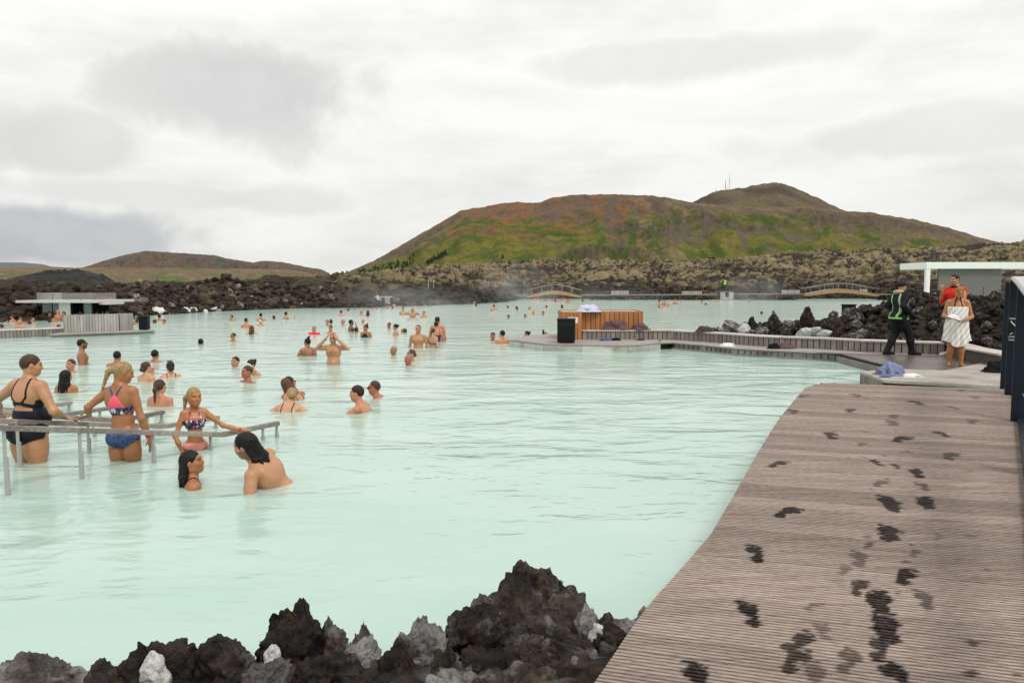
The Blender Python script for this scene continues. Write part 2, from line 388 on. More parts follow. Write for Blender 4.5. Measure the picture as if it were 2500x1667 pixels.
# big base sheet out to the horizon (lies below the lake bed level)
gv = [(-9000, -9000, -1.5), (9000, -9000, -1.5), (9000, 12000, -1.5), (-9000, 12000, -1.5)]
tag(obj('ground', mesh_np('ground', gv, [(0, 1, 2, 3)], False), M['ground']), kind='structure')

# main mountain: long front ridge with cliffs, gullies and turf
D2S = 2500 / 2352
RIDGE = [(780, 640), (800, 625), (860, 600), (940, 555), (1000, 520), (1060, 486), (1100, 480), (1160, 468), (1240, 468), (1270, 456), (1330, 450), (1420, 450), (1490, 453), (1560, 464), (1600, 470), (1660, 474), (1750, 478), (1850, 476), (1900, 482), (1940, 487), (1990, 490), (2100, 508), (2190, 530), (2230, 544), (2300, 560), (2420, 575), (2600, 590), (2900, 610), (3200, 640)]
RIDGE = [(a * D2S, b_ * D2S) for a, b_ in RIDGE]
def mt_y(u, t): return 400 + t * 760
def rockbands(u, v):
    w1 = perlin(np.stack([u / 40, v / 40, u * 0], 1)) * 10 + perlin(np.stack([u / 13, v / 13, u * 0 + 5], 1)) * 5
    l1 = interp(u, [(1480, 556), (1530, 545), (1600, 546), (1734, 523), (1770, 538), (1814, 556), (1870, 552), (1914, 541), (1944, 508), (2000, 522), (2052, 527), (2174, 543), (2250, 553), (2330, 566)])
    d = v + w1 - l1; up = interp(u, [(1470, 0), (1520, 1), (2230, 1), (2330, 0)]); th = interp(u, [(1500, 26), (1640, 48), (1740, 40), (1800, 16), (1900, 20), (1950, 30), (2250, 16)])
    k1 = sstep(-5, 3, d) * (1 - sstep(th * .5, th, d)) * up
    l2 = interp(u, [(1350, 622), (1400, 606), (1440, 604), (1500, 598), (1560, 608), (1620, 612), (1660, 622)]); d2 = v + w1 * .8 - l2
    k2 = sstep(-4, 3, d2) * (1 - sstep(14, 30, d2)) * interp(u, [(1340, 0), (1390, 1), (1610, 1), (1670, 0)])
    l3 = interp(u, [(940, 570), (1060, 530), (1180, 520)]); k3 = sstep(-4, 2, v + w1 - interp(u, RIDGE) - 10) * (1 - sstep(6, 20, v + w1 - interp(u, RIDGE) - 10)) * interp(u, [(900, 0), (960, .8), (1080, .8), (1120, 0), (1300, 0), (1340, .7), (1460, .7), (1700, .4), (2000, .5), (2300, .6)])
    return np.clip(k1 + k2 + k3, 0, 1)
def mt_z(X, Y, u, t):
    jag = perlin(np.stack([u / 26, u * 0, u * 0], 1)) * 2.2 + perlin(np.stack([u / 9, u * 0 + 4, u * 0], 1)) * 1.0
    vr = interp(u, RIDGE) + jag; zr = CH + (VH - vr) / F * 1000.0
    s = (Y - 400) / 600.0
    prof = np.where(s < 1, .08 * np.clip(s, 0, 1) + .92 * np.clip(s, 0, 1) ** 1.12, 1 - .25 * (s - 1))
    lean = u + (Y - 1000) * .12
    cl_w = sstep(1480, 1560, u) * (1 - sstep(1700, 1790, u)) * .9 + sstep(1700, 1800, u) * (1 - sstep(2150, 2300, u)) * .6 + .18
    s0 = .66 + .07 * perlin(np.stack([u / 170, u * 0, u * 0 + 2], 1)) - .00011 * (u - 1600)
    cliff = cl_w * .085 * (sstep(s0 - .02, s0 + .03, s) - sstep(s0 + .05, s0 + .36, s)) * sstep(.04, .2, s)
    g = np.stack([lean / 55, s * 2.2, u * 0], 1); gul = ridged(g, 3) - 1
    g2 = np.stack([lean / 90, s * 1.2, u * 0 + 8], 1); sp = fbm(g2, 3)
    win = np.clip(s, 0, 1) * (1 - np.clip(s, 0, 1)) * 4
    z = zr * (prof + cliff) + win * (gul * 2.6 + sp * 7)
    low = sstep(1330, 1400, u) * (1 - sstep(1560, 1640, u)) * sstep(.06, .12, s) * (1 - sstep(.16, .26, s))
    z = z + low * (4 + 4.5 * ridged(np.stack([u / 45, s * 6, u * 0 + 3], 1), 3))
    vv = VH - (z - CH) / Y * F; rk = rockbands(u, vv); z = z + rk * (ridged(np.stack([u / 30, s * 7, u * 0 + 6], 1), 3) - .9) * 3.5
    return z + fbm(np.stack([X * .05, Y * .05, z * .05], 1), 4) * 1.5 * np.clip(s * 3, 0, 1) * (.25 + .75 * np.clip(1.1 - s, 0, 1))
def mt_c(X, Y, Z, u, t, sl):
    s = (Y - 400) / 600.0; lean = u + (Y - 1000) * .12 + perlin(np.stack([u / 120, s * 3, u * 0], 1)) * 40 + interp(u, [(800, 170), (1200, 90), (1500, 0), (3000, -40)]) * s
    n = fbm(np.stack([X * .011, Y * .011, Z * .02], 1), 4); n2 = fbm(np.stack([X * .045, Y * .03, Z * .045 + 9], 1), 4)
    st = fbm(np.stack([lean / 38, s * 3.4, u * 0 + 21], 1), 4, .6)
    green = mix3((.062, .098, .010), (.185, .155, .025), np.clip(.5 + n2 + st * .4, 0, 1))
    brown = mix3((.120, .078, .046), (.185, .135, .080), np.clip(.5 + n2, 0, 1))
    rust = np.array((.235, .082, .030))
    up = sstep(.46, .80, s + n * .22 + st * .10)
    c = mix3(green, brown, np.clip(up * .95, 0, 1))
    c = mix3(c, np.broadcast_to(rust, c.shape), sstep(.05, .5, n2 + .15) * sstep(1050, 1180, u) * (1 - sstep(1500, 1640, u)) * sstep(.30, .6, s + n * .3) * .8)
    c = mix3(c, (.17, .12, .075), sstep(1800, 2300, u) * sstep(.0, .4, n + st * .5 + .15) * .75)
    scree = sstep(.15, .45, st + n * .5 - .02) * sstep(1250, 1420, u)
    c = mix3(c, (.125, .095, .072), scree * .75)
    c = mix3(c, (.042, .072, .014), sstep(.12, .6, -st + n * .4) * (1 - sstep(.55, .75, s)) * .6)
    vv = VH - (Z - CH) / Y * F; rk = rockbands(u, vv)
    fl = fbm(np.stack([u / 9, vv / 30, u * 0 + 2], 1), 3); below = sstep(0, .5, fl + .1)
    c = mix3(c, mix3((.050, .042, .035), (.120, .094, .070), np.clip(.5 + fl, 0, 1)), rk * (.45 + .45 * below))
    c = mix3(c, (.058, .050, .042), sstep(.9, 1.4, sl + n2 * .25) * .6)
    spk = sstep(.28, .5, fbm(np.stack([X * .12, Y * .06, Z * .12 + 3], 1), 3)); c = mix3(c, (.085, .062, .045), spk * .55)
    c = c * 1.18
    return mix3(c, (.30, .25, .15), sstep(.35, .6, n2 - st * .3) * sstep(1480, 1560, u) * (1 - sstep(1640, 1720, u)) * .45)
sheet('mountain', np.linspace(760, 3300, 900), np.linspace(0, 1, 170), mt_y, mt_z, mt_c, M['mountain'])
PEAK = [(1480, 520), (1560, 478), (1590, 465), (1640, 441), (1700, 435), (1720, 428), (1760, 424), (1785, 423), (1810, 432), (1850, 448), (1900, 472), (1940, 490), (2000, 515), (2080, 550), (2160, 590)]
PEAK = [(a * D2S, b_ * D2S) for a, b_ in PEAK]
def pk_z(X, Y, u, t):
    jag = perlin(np.stack([u / 22, u * 0, u * 0], 1)) * 2.4 + perlin(np.stack([u / 7, u * 0 + 4, u * 0], 1)) * 1.2
    zr = CH + (VH - interp(u, PEAK) - jag) / F * 1450
    s = (Y - 1050) / 400; pr = np.where(s < 1, np.clip(s, 0, 1) ** .8, 1 - .3 * (s - 1))
    return zr * pr + fbm(np.stack([X * .02, Y * .02, X * 0], 1), 4) * 7 * np.clip(s, 0, 1) * np.clip(1.1 - s, 0, 1) * 2
def pk_c(X, Y, Z, u, t, sl):
    n = fbm(np.stack([X * .012, Y * .012, Z * .03], 1), 5)
    c = mix3((.095, .068, .048), (.165, .125, .085), np.clip(.5 + n * 1.2, 0, 1))
    c = mix3(c, (.15, .14, .06), sstep(.1, .5, n) * .5)
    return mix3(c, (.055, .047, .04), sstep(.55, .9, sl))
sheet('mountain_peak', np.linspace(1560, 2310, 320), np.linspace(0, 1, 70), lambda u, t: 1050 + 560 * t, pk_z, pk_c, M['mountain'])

# heath plain and hills at the left
def pn_z(X, Y, u, t):
    z1 = CH + (VH - interp(u, [(-900, 655), (0, 654), (200, 652), (500, 655), (700, 656), (812, 676), (900, 690), (1100, 700)])) / F * 1500
    s = np.clip((Y - 250) / 1250, 0, 1)
    return z1 * s ** 1.05 + fbm(np.stack([X * .01, Y * .006, X * 0], 1), 4) * 3 * s - 1.2
def pn_c(X, Y, Z, u, t, sl):
    n = fbm(np.stack([u / 85, t * 5.5, X * 0], 1), 4); n2 = fbm(np.stack([u / 24, t * 22, X * 0 + 4], 1), 4)
    c = mix3((.125, .082, .050), (.175, .128, .070), np.clip(.5 + n2, 0, 1))
    gr = sstep(-.05, .25, n + .30 * sstep(280, 400, u) * (1 - sstep(560, 800, u)) - .45 * sstep(450, 900, Y) - .02)
    c = mix3(c, (.075, .115, .026), gr * .85)
    return mix3(c, (.26, .215, .13), sstep(.2, .5, n2) * .4)
sheet('heath', np.linspace(-1500, 1150, 360), np.linspace(0, 1, 90) ** 1.6, lambda u, t: 250 + 1250 * t, pn_z, pn_c, M['hill'])
HILL = [(-200, 690), (100, 672), (213, 652), (240, 643), (290, 628), (330, 619), (362, 613), (440, 618), (530, 624), (560, 632), (620, 641), (650, 637), (690, 640), (740, 650), (790, 659), (806, 668), (818, 684), (900, 705)]
def hl_z(X, Y, u, t):
    zr = CH + (VH - interp(u, HILL) + perlin(np.stack([u / 14, u * 0, u * 0], 1)) * 1.5) / F * 2300
    s = (Y - 1500) / 800; g = ridged(np.stack([u / 22, s * 2, u * 0], 1), 3) - 1
    return zr * np.where(s < 1, np.clip(s, 0, 1) ** .55, 1 - .3 * (s - 1)) + g * 10 * np.clip(s * (1 - s) * 4, 0, 1)
def hl_c(X, Y, Z, u, t, sl):
    n = fbm(np.stack([X * .006, Y * .006, Z * .015], 1), 4)
    c = mix3((.090, .064, .050), (.130, .092, .064), np.clip(.5 + n, 0, 1))
    c = mix3(c, (.042, .058, .058), sstep(.0, .35, n + .35 * (sl - .55)) * sstep(260, 330, u) * (1 - sstep(520, 660, u)) * .9)
    return mix3(c, (.17, .125, .085), sstep(.2, .5, -n) * .5)
sheet('far_hill', np.linspace(-200, 900, 380), np.linspace(0, 1, 60), lambda u, t: 1500 + 1100 * t, hl_z, hl_c, M['hill'])
def fh_z(X, Y, u, t):
    zr = CH + (VH - interp(u, [(-900, 650), (-400, 640), (60, 641), (110, 645), (150, 656), (230, 690)])) / F * 3600
    s = (Y - 2700) / 900; return zr * np.where(s < 1, np.clip(s, 0, 1) ** .6, 1 - .3 * (s - 1))
sheet('distant_ridge', np.linspace(-900, 230, 120), np.linspace(0, 1, 20), lambda u, t: 2700 + 1200 * t, fh_z, lambda X, Y, Z, u, t, sl: np.broadcast_to(np.array((.135, .128, .135)), (len(X), 3)), M['hill'])  # distance haze put into the ridge colour as a flat bluish grey
# black gravel heap behind the bar
HEAP = [(-500, 705), (-300, 692), (-100, 686), (20, 684), (60, 676), (110, 664), (150, 661), (195, 660), (230, 668), (262, 675), (285, 690), (305, 704), (330, 720)]
def hp_z(X, Y, u, t):
    zr = CH + (VH - interp(u, HEAP)) / F * 135
    s = (Y - 105) / 30; z = zr * np.where(s < 1, np.clip(s, 0, 1) ** .8, 1 - .4 * (s - 1))
    p = np.stack([X * .5, Y * .5, X * 0], 1); return z + fbm(p, 4) * .45 + np.abs(perlin(p * 2.2)) * .35
def hp_c(X, Y, Z, u, t, sl):
    n = fbm(np.stack([X * .3, Y * .3, Z * .5], 1), 4); c = mix3((.018, .018, .018), (.05, .048, .044), np.clip(.5 + n, 0, 1))
    return mix3(c, (.09, .07, .04), sstep(.25, .5, fbm(np.stack([X * .12, Y * .12, X * 0 + 7], 1), 3)) * .7)
sheet('gravel_heap', np.linspace(-500, 330, 420), np.linspace(0, 1, 70), lambda u, t: 105 + 55 * t, hp_z, hp_c, M['gravel'])

# ------------------------------------------------------------------ rocks
_ico = {}
def ico(n):
    if n not in _ico:
        bm = bmesh.new(); bmesh.ops.create_icosphere(bm, subdivisions=n, radius=1.0); bm.verts.ensure_lookup_table()
        _ico[n] = (np.array([v.co[:] for v in bm.verts]), np.array([[v.index for v in f.verts] for f in bm.faces])); bm.free()
    return _ico[n]
def rock_mesh(seed, sub=4, size=(1, 1, 1), rough=.16, facets=14, knob=.18, spire=0.0):
    rs = np.random.RandomState(seed); V, Fc = ico(sub); d = V.copy()
    nk = rs.normal(size=(facets, 3)); nk /= np.linalg.norm(nk, axis=1)[:, None]; ok = rs.uniform(.66, .95, facets)
    dots = np.maximum(d @ nk.T, 1e-3); rr_ = np.minimum(ok / dots, 3.0); r = -np.log(np.exp(-14 * np.concatenate([rr_, np.full((len(d), 1), 1.02)], 1)).sum(1)) / 14; r = r / np.percentile(r, 92)
    o = rs.uniform(0, 90, 3); P = d * r[:, None]
    P = P + np.stack([fbm(P * 1.25 + o + k_ * 23, 3, .55) for k_ in range(3)], 1) * (.15 + knob * .24)
    P = P * np.array(size)
    sc = 1.0 / np.mean(size)
    q = P * sc
    disp = fbm(q * 1.3 + o, 2) * .16 - (.18 - np.minimum(.18, np.abs(perlin(q * 2.0 + o)))) * knob * 1.6 + np.abs(perlin(q * 3.9 + o)) * knob * .40
    if sub >= 4: disp = disp + np.abs(perlin(q * 7 + o)) * rough * .34 + fbm(q * 6 + o, 2, .6) * rough * .16
    if sub >= 5: disp = disp + np.abs(perlin(q * 14 + o)) * rough * .17 + fbm(q * 19 + o, 3, .62) * rough * .075 - np.maximum(0, perlin(q * 27 + o)) * rough * .09
    P = P + d * (disp * np.mean(size))[:, None]
    if spire:
        k = np.clip(P[:, 2] / size[2], 0, 1.4); P[:, 0] *= 1 - spire * .45 * k; P[:, 1] *= 1 - spire * .45 * k
    return mesh_np('rock', P, Fc)

# near shore, under the front rocks
def sh_z(X, Y, u, t):
    e = np.interp(X, [-6, -2.2, -1.4, -.6, 0, .45, .8, 1.6], [2.2, 2.95, 3.2, 3.4, 3.5, 3.55, 3.15, 2.9])
    z = -.05 + .18 * sstep(.25, -.5, Y - e) - .4 * sstep(-.1, .5, Y - e)
    return z + fbm(np.stack([X * 3, Y * 3, X * 0], 1), 4) * .07
xs = np.linspace(-6, 6, 240); ys = np.linspace(-1.5, 4.4, 130)
XX, YY = np.meshgrid(xs, ys, indexing='ij'); x_, y_ = XX.ravel(), YY.ravel(); z_ = sh_z(x_, y_, 0, 0)
z_ = np.where(x_ > 1.8, z_ - .25 * sstep(1.8, 2.4, x_), z_)
i_ = (np.arange(239)[:, None] * 130 + np.arange(129)[None, :]).ravel()
me = mesh_np('rocky_shore', np.stack([x_, y_, z_], 1), np.stack([i_, i_ + 130, i_ + 131, i_ + 1], 1))
tag(obj('rocky_shore', me, M['lava_dark']), kind='structure')

FRONT = [  # u0,u1,vtop,vbase, depth, kind, seed, spire, label
 (1150, 1462, 1385, 1640, 3.62, 'lava_brown', 3, .35, 'largest lava rock, peaked and grey-patched, at the water edge beside the boardwalk'),
 (1298, 1384, 1404, 1490, 3.66, 'lava_brown', 8, 0, 'brown lava knob perched on the right shoulder of the largest rock'),
 (1128, 1226, 1462, 1560, 3.50, 'lava_grey', 12, 0, 'rounded grey speckled rock leaning on the largest lava rock'),
 (1086, 1256, 1478, 1640, 3.40, 'lava_dark', 5, .4, 'dark brown craggy rock with a thumb-shaped knob on top'),
 (1170, 1345, 1535, 1700, 3.42, 'lava_dark', 105, 0, 'black rock underneath the largest lava rock at the waterline'),
 (1300, 1440, 1545, 1700, 3.46, 'lava_brown', 107, 0, 'brown rock under the right side of the largest lava rock'),
 (628, 782, 1478, 1690, 3.30, 'lava_dark', 21, .75, 'tall dark spire rock with a pale rimmed hollow near its tip'),
 (628, 688, 1584, 1650, 3.02, 'silica', 14, .3, 'small bright white stone at the foot of the dark spire rock'),
 (752, 850, 1520, 1640, 3.34, 'lava_brown', 31, 0, 'knobbly grey-brown rock just behind the tall spire rock'),
 (846, 908, 1532, 1640, 3.32, 'lava_grey', 33, .6, 'small horned grey rock between the knobbly rock and the flat dark rock'),
 (776, 934, 1566, 1680, 3.12, 'lava_brown', 36, 0, 'pale-topped grey slab lying below the knobbly rock'),
 (926, 1112, 1518, 1680, 3.26, 'lava_brown', 41, 0, 'broad smooth-backed dark rock left of the craggy thumb rock'),
 (1398, 1462, 1480, 1600, 3.52, 'lava_grey', 46, .2, 'upright grey rock on the boardwalk side of the largest rock'),
 (1446, 1540, 1508, 1580, 3.55, 'lava_brown', 48, 0, 'low brown rock tucked toward the boardwalk edge at the waterline'),
 (1428, 1496, 1526, 1612, 3.42, 'silica', 52, .2, 'whitish stone wedged beside the boardwalk edge'),
 (1392, 1492, 1584, 1680, 3.20, 'lava_grey', 55, 0, 'pale grey boulder partly under the boardwalk edge'),
 (1232, 1392, 1576, 1720, 3.02, 'lava_brown', 59, 0, 'grey rock with white crust in front of the largest rock'),
 (1330, 1412, 1570, 1660, 3.22, 'lava_dark', 62, 0, 'dark rock filling the gap below the largest rock'),
 (708, 916, 1604, 1740, 2.96, 'lava_dark', 64, 0, 'maroon-black rounded rock below the pale-topped slab'),
 (904, 1016, 1590, 1740, 2.98, 'lava_dark', 67, 0, 'dark block under the broad smooth-backed rock'),
 (1010, 1150, 1600, 1740, 2.98, 'lava_brown', 71, 0, 'brown rock below the craggy thumb rock'),
 (1120, 1250, 1590, 1740, 3.02, 'lava_dark', 73, 0, 'mottled rock between the craggy rock and the crusted grey rock'),
 (440, 634, 1566, 1730, 3.05, 'lava_dark', 76, 0, 'rough black-brown lava lump left of the white stone'),
 (288, 470, 1570, 1740, 3.02, 'lava_dark', 79, 0, 'rough dark lava lump with a white streak at its foot'),
 (176, 300, 1622, 1740, 2.95, 'lava_brown', 83, .2, 'small pointed brown rock at the left end of the dark lumps'),
 (1436, 1548, 1540, 1650, 3.36, 'lava_dark', 111, 0, 'dark craggy rock between the whitish stone and the boardwalk'),
 (1350, 1452, 1606, 1720, 3.10, 'lava_brown', 113, 0, 'mottled brown rock below the pale grey boulder'),
 (1462, 1560, 1584, 1690, 3.24, 'lava_grey', 117, 0, 'grey rock half hidden below the boardwalk edge'),
 (1480, 1590, 1520, 1600, 3.50, 'lava_grey', 119, 0, 'crusted grey rock at the waterline under the boardwalk edge'),
 (-40, 166, 1614, 1760, 2.95, 'lava_grey', 87, 0, 'pale grey rounded boulder in the water at the left end of the shore'),
 (560, 700, 1630, 1740, 2.90, 'lava_dark', 91, 0, 'low brown rock in front of the white stone'),
 (330, 400, 1600, 1660, 2.90, 'silica', 93, 0, 'grey-white crusted stone pressed against the rough dark lump'),
 (1540, 1640, 1490, 1600, 3.62, 'lava_grey', 95, .3, 'grey rock tip showing beside the boardwalk at the waterline'),
 (-60, 420, 1700, 1800, 2.70, 'lava_dark', 97, 0, 'wide dark rock at the foot of the left lumps'),
 (1000, 1420, 1660, 1800, 2.80, 'lava_brown', 99, 0, 'wide brown rock at the foot of the central pile'),
 (680, 1020, 1680, 1800, 2.78, 'lava_dark', 101, 0, 'wide dark rock at the foot of the spire and the slab'),
]
for u0, u1, vt, vb, Y, kd, sd, sp, lab in FRONT:
    wd_ = (u1 - u0) / F * Y; top = atY((u0 + u1) / 2, vt, Y); bot = atY((u0 + u1) / 2, vb, Y).z
    bot = min(bot, -.06 if Y > 3.1 else .0) if wd_ > .19 else bot - .03; ht = top.z - bot + (.12 if Y > 3.1 else .05)
    big = wd_ > .2
    me = rock_mesh(sd, 6 if big else 5, (wd_ * .56, wd_ * .50, ht * .62), .24, 16 if big else 12, {'silica': .10, 'lava_grey': .22}.get(kd, .36), sp)
    z = np.empty(len(me.vertices) * 3, np.float32); me.vertices.foreach_get('co', z); z = z.reshape(-1, 3)
    mid = (z[:, 0].max() + z[:, 0].min()) / 2
    o = obj('lava_rock', me, M[kd], loc=(top.x - mid, Y + .05, top.z - z[:, 2].max())); tag(o, lab, 'rock', 'lava rocks on the near shore')

PROTO = {}
def rock_protos(key, mats, n, sub, seed, size=(1, 1, .8), spire=0.0, knob=.3):
    PROTO[key] = [(rock_mesh(seed + i * 7, sub, (R.uniform(.8, 1.1) * size[0], R.uniform(.75, 1.0) * size[1], R.uniform(.75, 1.15) * size[2]), .2, 13, knob, spire * R.random()), mats[i % len(mats)]) for i in range(n)]
    for me, mt in PROTO[key]: me.materials.append(M[mt])
rock_protos('bank', ['pebbly', 'bank_brown', 'pebbly', 'bank_grey', 'bank_brown', 'pebbly'], 9, 3, 200)
rock_protos('bankwhite', ['silica'], 3, 3, 300, (1, 1, .55))
rock_protos('mound', ['lava_dark', 'lava_brown', 'lava_dark'], 9, 4, 400, (1, .9, .95), .5, .5)
rock_protos('moundgrey', ['lava_grey', 'silica'], 4, 4, 500, (1, .9, .7), 0, .15)
def drop_rock(key, x, y, z, s, label, group, tilt=.5, name='boulder'):
    me, mt = R.choice(PROTO[key]); o = obj(name, me); o.location = (x, y, z); o.scale = (s * R.uniform(.8, 1.2), s * R.uniform(.8, 1.2), s * R.uniform(.75, 1.15))
    o.rotation_euler = (R.uniform(-tilt, tilt), R.uniform(-tilt, tilt), R.uniform(0, 6.28)); tag(o, label, 'rock', group); return o
def field_z(x, y):
    u = np.array([UC + F * x / y]); t = np.array([.5]); return float(lf_z(np.array([x]), np.array([y]), u, t)[0])
for i in range(285):       # dark boulder bank along the left shore
    u = R.triangular(215, 1010, 480); a = float(shoreY(np.array([u]))[0]); dd = R.random() ** 1.3 * 9.0
    Y = a - .3 + dd; x = (u - UC) / F * Y; s = R.uniform(.17, .40) * (1.2 if dd > 1 else .9)
    drop_rock('bank', x, Y, field_z(x, Y) + s * .15, s, 'loose dark boulder on the black lava bank along the left shore', 'boulders on the left bank')
for u, v, s in [(392, 760, .5), (452, 762, .55), (470, 758, .4), (388, 714, .35), (412, 722, .3), (520, 757, .3), (602, 738, .32), (680, 745, .28), (733, 745, .3), (716, 747, .22), (852, 743, .22), (255, 733, .5), (1218, 733, .45), (1240, 735, .35), (1290, 734, .3), (1450, 727, .35), (1575, 725, .35), (1900, 734, .4), (500, 766, .35), (660, 756, .22), (560, 758, .25)]:
    a = float(shoreY(np.array([float(u)]))[0]); Y = a + max(0, (767 - v) * .05) + .1
    if v < 740 and u < 700: Y = a + 5
    p = atY(u, v, Y); drop_rock('bankwhite', p.x, p.y, max(p.z, .02), s, 'white silica-coated stone on the dark far bank', 'white stones on the far bank')

# the rest of the bank stones, too many to count, as one mesh each
def scree(name, n, ufun, dfun, smin, smax, mat, seed, yz=None):
    rr = np.random.RandomState(seed); bV, bF = ico(2); protos = []
    for k in range(8):
        me = rock_mesh(700 + k + seed, 2, (1, .9, .75), .2, 9, .3); z = np.empty(len(me.vertices) * 3, np.float32); me.vertices.foreach_get('co', z); protos.append(z.reshape(-1, 3)); bpy.data.meshes.remove(me)
    u = ufun(rr, n); a = shoreY(u); Y = a - .4 + dfun(rr, n); X = (u - UC) / F * Y; Z = lf_z(X, Y, u, np.full(n, .5))
    if yz: Y, Z = yz(u, dfun(rr, n)); X = (u - UC) / F * Y
    s = rr.uniform(smin, smax, n) ; Vs, Fs = [], []
    for i in range(n):
        P = protos[rr.randint(8)]; th = rr.uniform(0, 6.28); c_, s_ = math.cos(th), math.sin(th); Q = P * s[i] * rr.uniform(.7, 1.25, 3); Q = np.stack([Q[:, 0] * c_ - Q[:, 1] * s_, Q[:, 0] * s_ + Q[:, 1] * c_, Q[:, 2]], 1) + np.array([X[i], Y[i], max(Z[i], -.05) + s[i] * .2]); Vs.append(Q); Fs.append(bF + i * len(bV))
    me = mesh_np(name, np.concatenate(Vs), np.concatenate(Fs)); tone = rr.uniform(.5, 1.6, n); warm = rr.uniform(0, 1, n)
    col = np.repeat(mix3((.030, .025, .022), (.060, .042, .027), warm) * tone[:, None], len(bV), 0); set_attr(me, 'col', col)
    tag(obj(name, me, mat), kind='stuff')
scree('bank_scree', 1500, lambda r, n: r.uniform(-60, 1180, n), lambda r, n: r.uniform(0, 1, n) ** 1.2 * 11, .10, .34, M['gravel'], 1)
scree('far_bank_scree', 900, lambda r, n: r.uniform(1100, 2350, n), lambda r, n: r.uniform(0, 1, n) ** 1.5 * 14, .18, .55, M['gravel'], 2)

# rock mound behind the right-hand bench
def md_h(X, Y):
    uu = UC + F * X / Y
    ridge = np.interp(uu, [1690, 1760, 1850, 1950, 2050, 2140, 2200, 2300, 2400, 2600, 3000], [0, .12, .35, .42, .62, 1.05, 1.30, 1.36, 1.3, 1.4, 1.4])
    fr = np.interp(uu, [1690, 1900, 2100, 2350, 2450, 3000], [22.3, 20.3, 19.4, 18.6, 17.0, 14.0])
    s = sstep(0, 4.2, Y - fr) * (1 - .75 * sstep(6.5, 12, Y - fr)); return ridge * s - .25 * (1 - sstep(0, .7, Y - fr)) - .3 * sstep(9, 13, Y - fr)
us_ = np.linspace(1660, 3000, 260); T_ = np.linspace(0, 1, 110)
sheet('lava_mound', us_, T_, lambda u, t: 13.5 + 22 * t,
      lambda X, Y, u, t: md_h(X, Y) + (fbm(np.stack([X * 1.3, Y * 1.3, X * 0], 1), 4) * .20 + np.abs(perlin(np.stack([X * 2.6, Y * 2.6, X * 0], 1))) * .18) * sstep(.0, .4, md_h(X, Y)) - .08,
      lambda X, Y, Z, u, t, sl: mix3((.012, .010, .008), (.052, .039, .027), np.clip(.45 + fbm(np.stack([X * 1.1, Y * 1.1, Z], 1), 3), 0, 1)), M['gravel'])
for i in range(235):
    u = R.uniform(1715, 2560); d = R.random() ** .8 * 5.4
    fr = float(np.interp(u, [1690, 1900, 2100, 2350, 2450, 3000], [22.3, 20.3, 19.4, 18.6, 17.0, 14.0])); Y = fr + .35 + d; x = (u - UC) / F * Y
    h = float(md_h(np.array([x]), np.array([Y]))[0]); s = R.uniform(.12, .30)
    if u < 1950: s *= .85
    drop_rock('mound', x, Y, max(h, -.05) + s * .3, s, 'rough dark lava rock in the mound behind the long bench', 'lava rocks in the mound behind the bench', .6, 'lava_rock')
def mound_yz(u, d): fr = np.interp(u, [1690, 1900, 2100, 2350, 2450, 3000], [22.3, 20.3, 19.4, 18.6, 17.0, 14.0]); Y = fr + .3 + d; return Y, md_h((u - UC) / F * Y, Y)
scree('mound_scree', 1100, lambda r, n: r.uniform(1730, 2620, n), lambda r, n: r.uniform(0, 1, n) * 5.5, .05, .15, M['gravel'], 3, mound_yz)
for u, v, s, k in [(1790, 800, .34, 'moundgrey'), (1815, 805, .28, 'moundgrey'), (1770, 803, .25, 'moundgrey'), (1925, 793, .22, 'moundgrey'), (1990, 808, .26, 'moundgrey'), (2010, 815, .24, 'moundgrey'), (1965, 815, .3, 'moundgrey'), (2103, 812, .2, 'moundgrey'), (2090, 822, .2, 'moundgrey'), (1860, 810, .25, 'moundgrey'), (1835, 812, .2, 'moundgrey')]:
    fr = float(np.interp(u, [1690, 1900, 2100, 2350], [22.3, 20.3, 19.4, 18.6])) + .5; p = atY(u, v, fr)
    drop_rock(k, p.x, p.y, p.z, s, 'pale grey-white crusted rock at the foot of the lava mound by the bench', 'pale rocks behind the bench', .4, 'lava_rock')
for u, v, s, lab in [(1836, 792, .26, 'twin-horned dark lava pinnacle rising from the bench-side mound'), (1888, 782, .30, 'thick dark lava pinnacle with a beaked head beside the twin-horned one'), (1972, 776, .33, 'tall pointed dark lava pinnacle in the middle of the mound')]:
    fr = float(np.interp(u, [1690, 1900, 2100], [22.3, 20.3, 19.4])) + 1.3; p = atY(u, v, fr)
    me = rock_mesh(int(u), 5, (s * .55, s * .5, s * 1.1), .3, 12, .55, .7); o = obj('lava_pinnacle', me, M['lava_dark'], loc=(p.x, p.y, p.z - s * .15)); tag(o, lab, 'rock')

# ------------------------------------------------------------------ arched boardwalk in the foreground
BS = .29; BN = math.hypot(1, BS); QC = 9.95
def pq(X, Y): return (X - BS * Y) / BN, (BS * X + Y) / BN
def XYof(p, q): return (p + BS * q) / BN, (q - BS * p) / BN
def zdeck(q): return np.where(q < QC, .50 - .0049 * (q - QC) ** 2, .50 - .062 * (q - QC) ** 2)
def at_deck(u, v):
    d = ray(u, v); best = None
    for k in range(2000):
        tt_ = 1.5 + k * .006; P = Vector((0, 0, CH)) + d * tt_; gap = P.z - float(zdeck(pq(P.x, P.y)[1]))
        if best is None or abs(gap) < best[0]: best = (abs(gap), P.copy())
        if gap <= 0: return P
        if pq(P.x, P.y)[1] > 11.3: break
    return best[1]
LEDGE = [(2024, 921), (1997, 930), (1966, 946), (1903, 1020), (1850, 1105), (1796, 1201), (1733, 1307), (1658, 1392), (1573, 1488), (1451, 1667)]
LPQ = sorted([pq(*at_deck(u, v)[:2]) for u, v in LEDGE], key=lambda a: a[1])
LPQ = [(a, q) for a, q in LPQ if q < 11.3]
